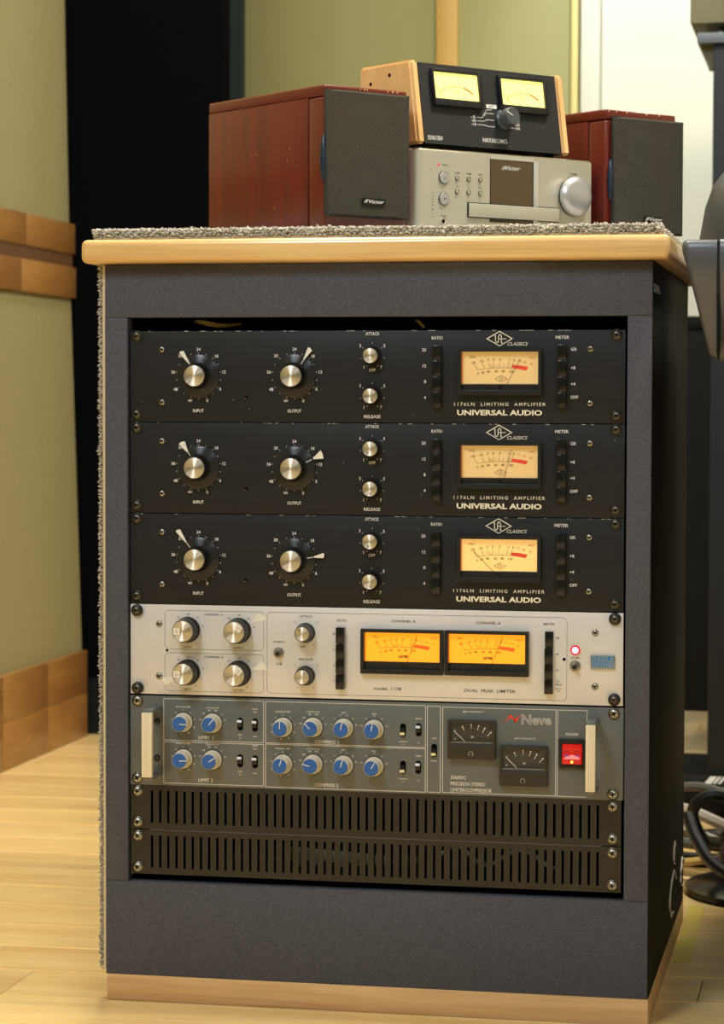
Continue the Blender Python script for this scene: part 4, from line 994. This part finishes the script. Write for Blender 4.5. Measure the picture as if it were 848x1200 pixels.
# ------------------------------------------------------------------ mixing console corner at the right
def console():
    r = empty('mixing_console', (.30, 0, 0), 0, 'dark grey mixing console corner with padded leather armrest at the right edge', 'mixing console')
    X = lambda x: x-300
    # end cheek, lofted: outline (x, z) and how far the front steps back with height
    out = [(303.5, 716), (302.2, 728), (304.5, 734), (310, 736.8), (330.4, 737.6), (330.4, 631.6), (328, 633), (325, 640), (318.5, 664), (309, 700)]
    def cheek(pts, name):
        m = MB().m('console_grey')
        def yf(z): return -80 if z > 706 else -80+(706-z)*.22
        a = sum(pts[i][0]*pts[(i+1) % len(pts)][1]-pts[(i+1) % len(pts)][0]*pts[i][1] for i in range(len(pts)))
        if a < 0: pts = pts[::-1]
        A_ = [m.bm.verts.new((X(x), yf(z), z)) for x, z in pts]; B_ = [m.bm.verts.new((X(x), 300, z)) for x, z in pts]
        n = len(pts)
        # split front face at the crease
        hi = [v for v in A_ if v.co.z > 705]; lo = [v for v in A_ if v.co.z <= 705]
        xl = X(307.6); xr = max(v.co.x for v in A_)
        c1 = m.bm.verts.new((xl, -80, 706)); c2 = m.bm.verts.new((xr, -80, 706))
        return m, A_, B_, n, c1, c2
    # simpler robust build: profile in YZ swept along X with slanted left end
    def sweep(xl_top, xl_bot, xr, z0, z1, name, matn, yback=300, round_=True):
        m = MB().m(matn)
        prof = [(yback, z0), (-58, z0), (-63, z0+3), (-78, 706), (-80, 712), (-80, z1-8), (-78.5, z1-3), (-74, z1-.6), (yback, z1)]
        def xl(z): 
            t = (z-z0)/(z1-z0); return xl_bot+(xl_top-xl_bot)*t
        st = []
        ins = [(0, 6.5), (1.2, 2.5), (3.5, .8), (7, 0)] if round_ else [(0, 1.2), (.6, .2), (1.2, 0)]
        zc = (z0+z1)/2
        for dx, inset in ins:
            st.append([m.bm.verts.new((X(xl(z))+dx, y+(inset if y < 0 else 0), z+(-inset if z > zc else inset)*(.9 if (z > z1-10 or z < z0+6) else 0))) for y, z in prof])
        st.append([m.bm.verts.new((X(xr), y, z)) for y, z in prof])
        m.face(st[0][::-1])
        for A_, B_ in zip(st, st[1:]):
            for i in range(len(prof)):
                j = (i+1) % len(prof); m.face([A_[i], A_[j], B_[j], B_[i]])
        m.face(st[-1]); bmesh.ops.recalc_face_normals(m.bm, faces=m.bm.faces)
        return part(name, m, r, angle=50)
    sweep(297.4, 321.8, 330, 630.5, 738, 'end_cheek', 'console_grey')
    part('shadow_groove', MB().m('black_gloss').box(X(330), X(331.8), -76, 290, 634, 736), r)
    part('edge_bead', MB().m('console_rail').tube([(X(330.9), -79, 733), (X(330.9), -79, 708), (X(330.9), -64, 640), (X(330.9), -60, 634)], 1.3, 8), r)
    sweep(331.8, 331.8, 1300, 628, 738.5, 'front_rail', 'console_grey', round_=False)
    part('control_strip', MB().m('black_gloss').box(X(340), X(1200), -82, -66, 640, 694, 1).m('steel').lathe([(0, -88), (3, -87), (3.4, -82)], cx=X(345.5), cz=684, seg=16).lathe([(0, -86), (2.6, -85), (3, -81)], cx=X(343.5), cz=642, seg=16), r)
    # padded armrest
    m = MB().m('leather'); prof = []
    secs = [(300, 3), (302, 12), (308, 34), (316, 50), (325, 58), (345, 65), (400, 68), (1300, 68)]
    rings = []
    for x, rr in secs:
        lift = 0 if x < 340 else 0
        rings.append([m.bm.verts.new((X(x), 135+rr*1.5*math.copysign(abs(math.cos(t))**.7, math.cos(t)), 738+max(0, rr*1.32*math.copysign(abs(math.sin(t))**.75, math.sin(t))))) for t in [PI*i/16 for i in range(17)]])
    for A_, B_ in zip(rings, rings[1:]):
        for i in range(16): m.face([A_[i], A_[i+1], B_[i+1], B_[i]])
    m.face(rings[0][::-1]); m.face(rings[-1]); bmesh.ops.recalc_face_normals(m.bm, faces=m.bm.faces)
    part('armrest_pad', m, r, angle=60, label='padded dark leather armrest')
    part('body', MB().m('black_matt').box(X(430), X(1300), 0, 900, 520, 730, 3), r)  # unseen body, widened so that it shades the floor by the cables
    for x in (560, 1260):
        part('leg', MB().m('black_matt').box(X(x), X(x+40), 100, 850, 0, 520, 2), r)
console()

# ------------------------------------------------------------------ behind on the right
def stand():
    r = empty('monitor_stand', (.2297, 1.6084, 0), 0, 'tall dark blue-grey stand with a bracketed shelf behind the console', 'stand')
    part('post', MB().m('post_blue').box(0, 160, 0, 60, 12, 1152, 1.5), r)
    part('shelf', MB().m('shelf_grey').box(-25, 260, -8, 230, 1152, 1168, 1.5), r)
    m = MB().m('olive_box').prism([(-22, 1152), (0, 1152), (0, 1116), (-9, 1116)], 20, 55)
    part('bracket', m, r)
    part('foot', MB().m('desk_dark').box(-80, 300, 0, 180, 0, 12, 2), r)
    s = empty('monitor_speaker', (.40, 1.72, 1.168), 0, 'speaker cabinet underside on a black pedestal, cut by the top right corner', 'speaker')
    part('pedestal', MB().m('black_gloss').lathe([(0, 0), (75, 0), (75, 4), (58, 6), (58, 16), (64, 18), (64, 46), (0, 46)], axis='z', seg=40), s, (-105, 0, 0))
    part('cabinet', MB().m('black_matt').box(-156, 120, -60, 200, 46, 330, 2), s)
    part('side_cheek', MB().m('olive_box').box(-210, -156, -60, 200, 24, 330, 1), s, label='olive grey side cheek')
    part('front_panel', MB().m('black_matt').box(-156, 120, -64, -60, 47, 328, 2), s)
    return
stand()
def side_desk():
    r = empty('equipment_desk', (.5, 1.95, 0), 0, 'dark desk with a floating back panel standing behind the rack cabinet', 'desk')
    part('back_panel', MB().m('desk_dark').box(-400, 420, -85, -67, 72, 716, 1), r)
    part('desk_top', MB().m('desk_dark').box(-420, 440, -90, 420, 716, 736, 2), r)
    for x in (-398, 390): part('leg', MB().m('desk_dark').box(x, x+18, -67, 380, 0, 716, 1) if x > 0 else MB().m('desk_dark').box(x, x+18, 200, 380, 0, 716, 1), r)
side_desk()
def stage_box():
    r = empty('stage_box', (.262, 1.19, 0), math.radians(-4), 'low black box with white marked label strips behind the cable heap', 'box')
    part('case', MB().m('black_matt').box(-60, 19, -2, 118, 0, 48, 1.5).m('carpet_pile').box(-60, 18, -3, -2, 46, 48), r)
    m = MB().m('gray_print')
    for a, b in ((-16, -6), (-4, 0), (3, 7)):
        for k in range(5): m.box(a, b, 30+k*14, 40+k*14, 48, 48.3)
    part('label_strip', m, r)
    r = empty('junction_box', (.312, 1.13, 0), math.radians(5), 'light grey box edge beside the low black box at the right frame edge', 'box')
    part('case', MB().m('cable_grey').box(-26, 120, 0, 90, 4, 40, 3), r)
    part('lid', MB().m('shelf_grey').box(-27, 121, -1, 91, 40, 44, 1), r)
    part('foot', MB().m('black_matt').box(-20, 110, 5, 85, 0, 4), r)
stage_box()
def base():
    r = empty('round_stand_base', (.375, .675, 0), 0, 'round black cast stand base on the floor beside the cabinet', 'stand')
    part('base_plate', MB().m('black_gloss').lathe([(0, 0), (115, 0), (120, 3), (118, 9), (104, 13), (70, 15), (30, 20), (0, 20)], axis='z', seg=56), r)
    part('tube', MB().m('black_plastic').lathe([(0, 18), (13, 18), (13, 46), (10, 48), (10, 70), (0, 70)], axis='z', seg=24), r, (-66, 18, 0))
    part('centre_tube', MB().m('black_plastic').lathe([(12, 18), (12, 62), (0, 62)], axis='z', seg=24), r)
base()
def spline(P, n=8):
    P = [Vector(p) for p in P]; Q = [P[0]*2-P[1]]+P+[P[-1]*2-P[-2]]; out = []
    for i in range(1, len(Q)-2):
        for k in range(n):
            t = k/n; a, b, c, d = Q[i-1], Q[i], Q[i+1], Q[i+2]
            out.append(.5*((2*b)+(-a+c)*t+(2*a-5*b+4*c-d)*t*t+(-a+3*b-3*c+d)*t**3))
    return out+[P[-1]]
def cable(pts, r, m, label): 
    tag(part('cable', MB().m(m).tube(spline(pts), r, 8)), label, 'cable', 'cable heap beside the cabinet')
C = Vector((.4536, -2.3512, .5891))
cable([(200, 870, 84), (262, 822, 104), (330, 820, 86), (430, 830, 60), (500, 880, 30)], 6, 'cable_grey', 'straight grey cable across the top of the cable heap')
cable([(300, 760, 44), (278, 700, 58), (266, 668, 96), (285, 662, 118), (320, 672, 112), (400, 690, 92), (480, 720, 60)], 7.5, 'cable_black', 'thick black hose arching over the cable heap')
cable([(262, 630, 100), (274, 612, 74), (298, 590, 46), (340, 580, 34), (460, 600, 28)], 7.5, 'cable_black', 'thick black hose running down in front of the white cables')
cable([(200, 850, 80), (256, 800, 76), (290, 782, 66), (330, 780, 50), (420, 800, 20)], 7.5, 'cable_white', 'upper white cable sloping down to the right in the heap')
cable([(200, 822, 58), (250, 780, 56), (285, 768, 46), (330, 780, 30), (400, 800, 14)], 7, 'cable_white', 'second white cable just below the upper white one')
cable([(200, 800, 46), (250, 765, 42), (290, 758, 40), (330, 770, 32), (380, 820, 12)], 7, 'cable_grey', 'grey cable low in the heap beneath the white ones')
cable([(205, 760, 26), (245, 738, 22), (290, 722, 30), (320, 716, 32), (400, 725, 30)], 5, 'cable_tan', 'yellowish cable at the bottom of the heap')
cable([(190, 960, 14), (255, 905, 26), (300, 885, 16), (360, 920, 12), (470, 980, 10)], 10, 'cable_black', 'rearmost black cable added flat on the floor to darken it behind the heap')  # added black tube, stands in for shade on the floor behind
cable([(200, 850, 9), (240, 835, 9), (285, 830, 9), (350, 850, 9), (470, 845, 9)], 9, 'cable_black', 'lowest black cable added over the floor to darken it under the heap')  # added black tube, stands in for shade under the heap
cable([(292, 700, 30), (320, 694, 36), (360, 690, 40), (450, 700, 34)], 6, 'cable_blue', 'dark blue cable at the lower right of the heap')
cable([(215, 930, 16), (260, 880, 30), (330, 865, 36), (460, 900, 12)], 9, 'cable_black', 'black cable added deep in the heap to make its shadow darker')  # added black tube, fills the bright floor between the cables with dark
tp = tag(part('tape_strip', MB().m('tape_yellow').box(-9.5, 9.5, 0, 300, 0, .5)), 'yellow translucent tape strip on the floor beside the cabinet', 'tape')
tp.location = (.280, .277, .0003); tp.rotation_euler = (0, 0, math.radians(.5))
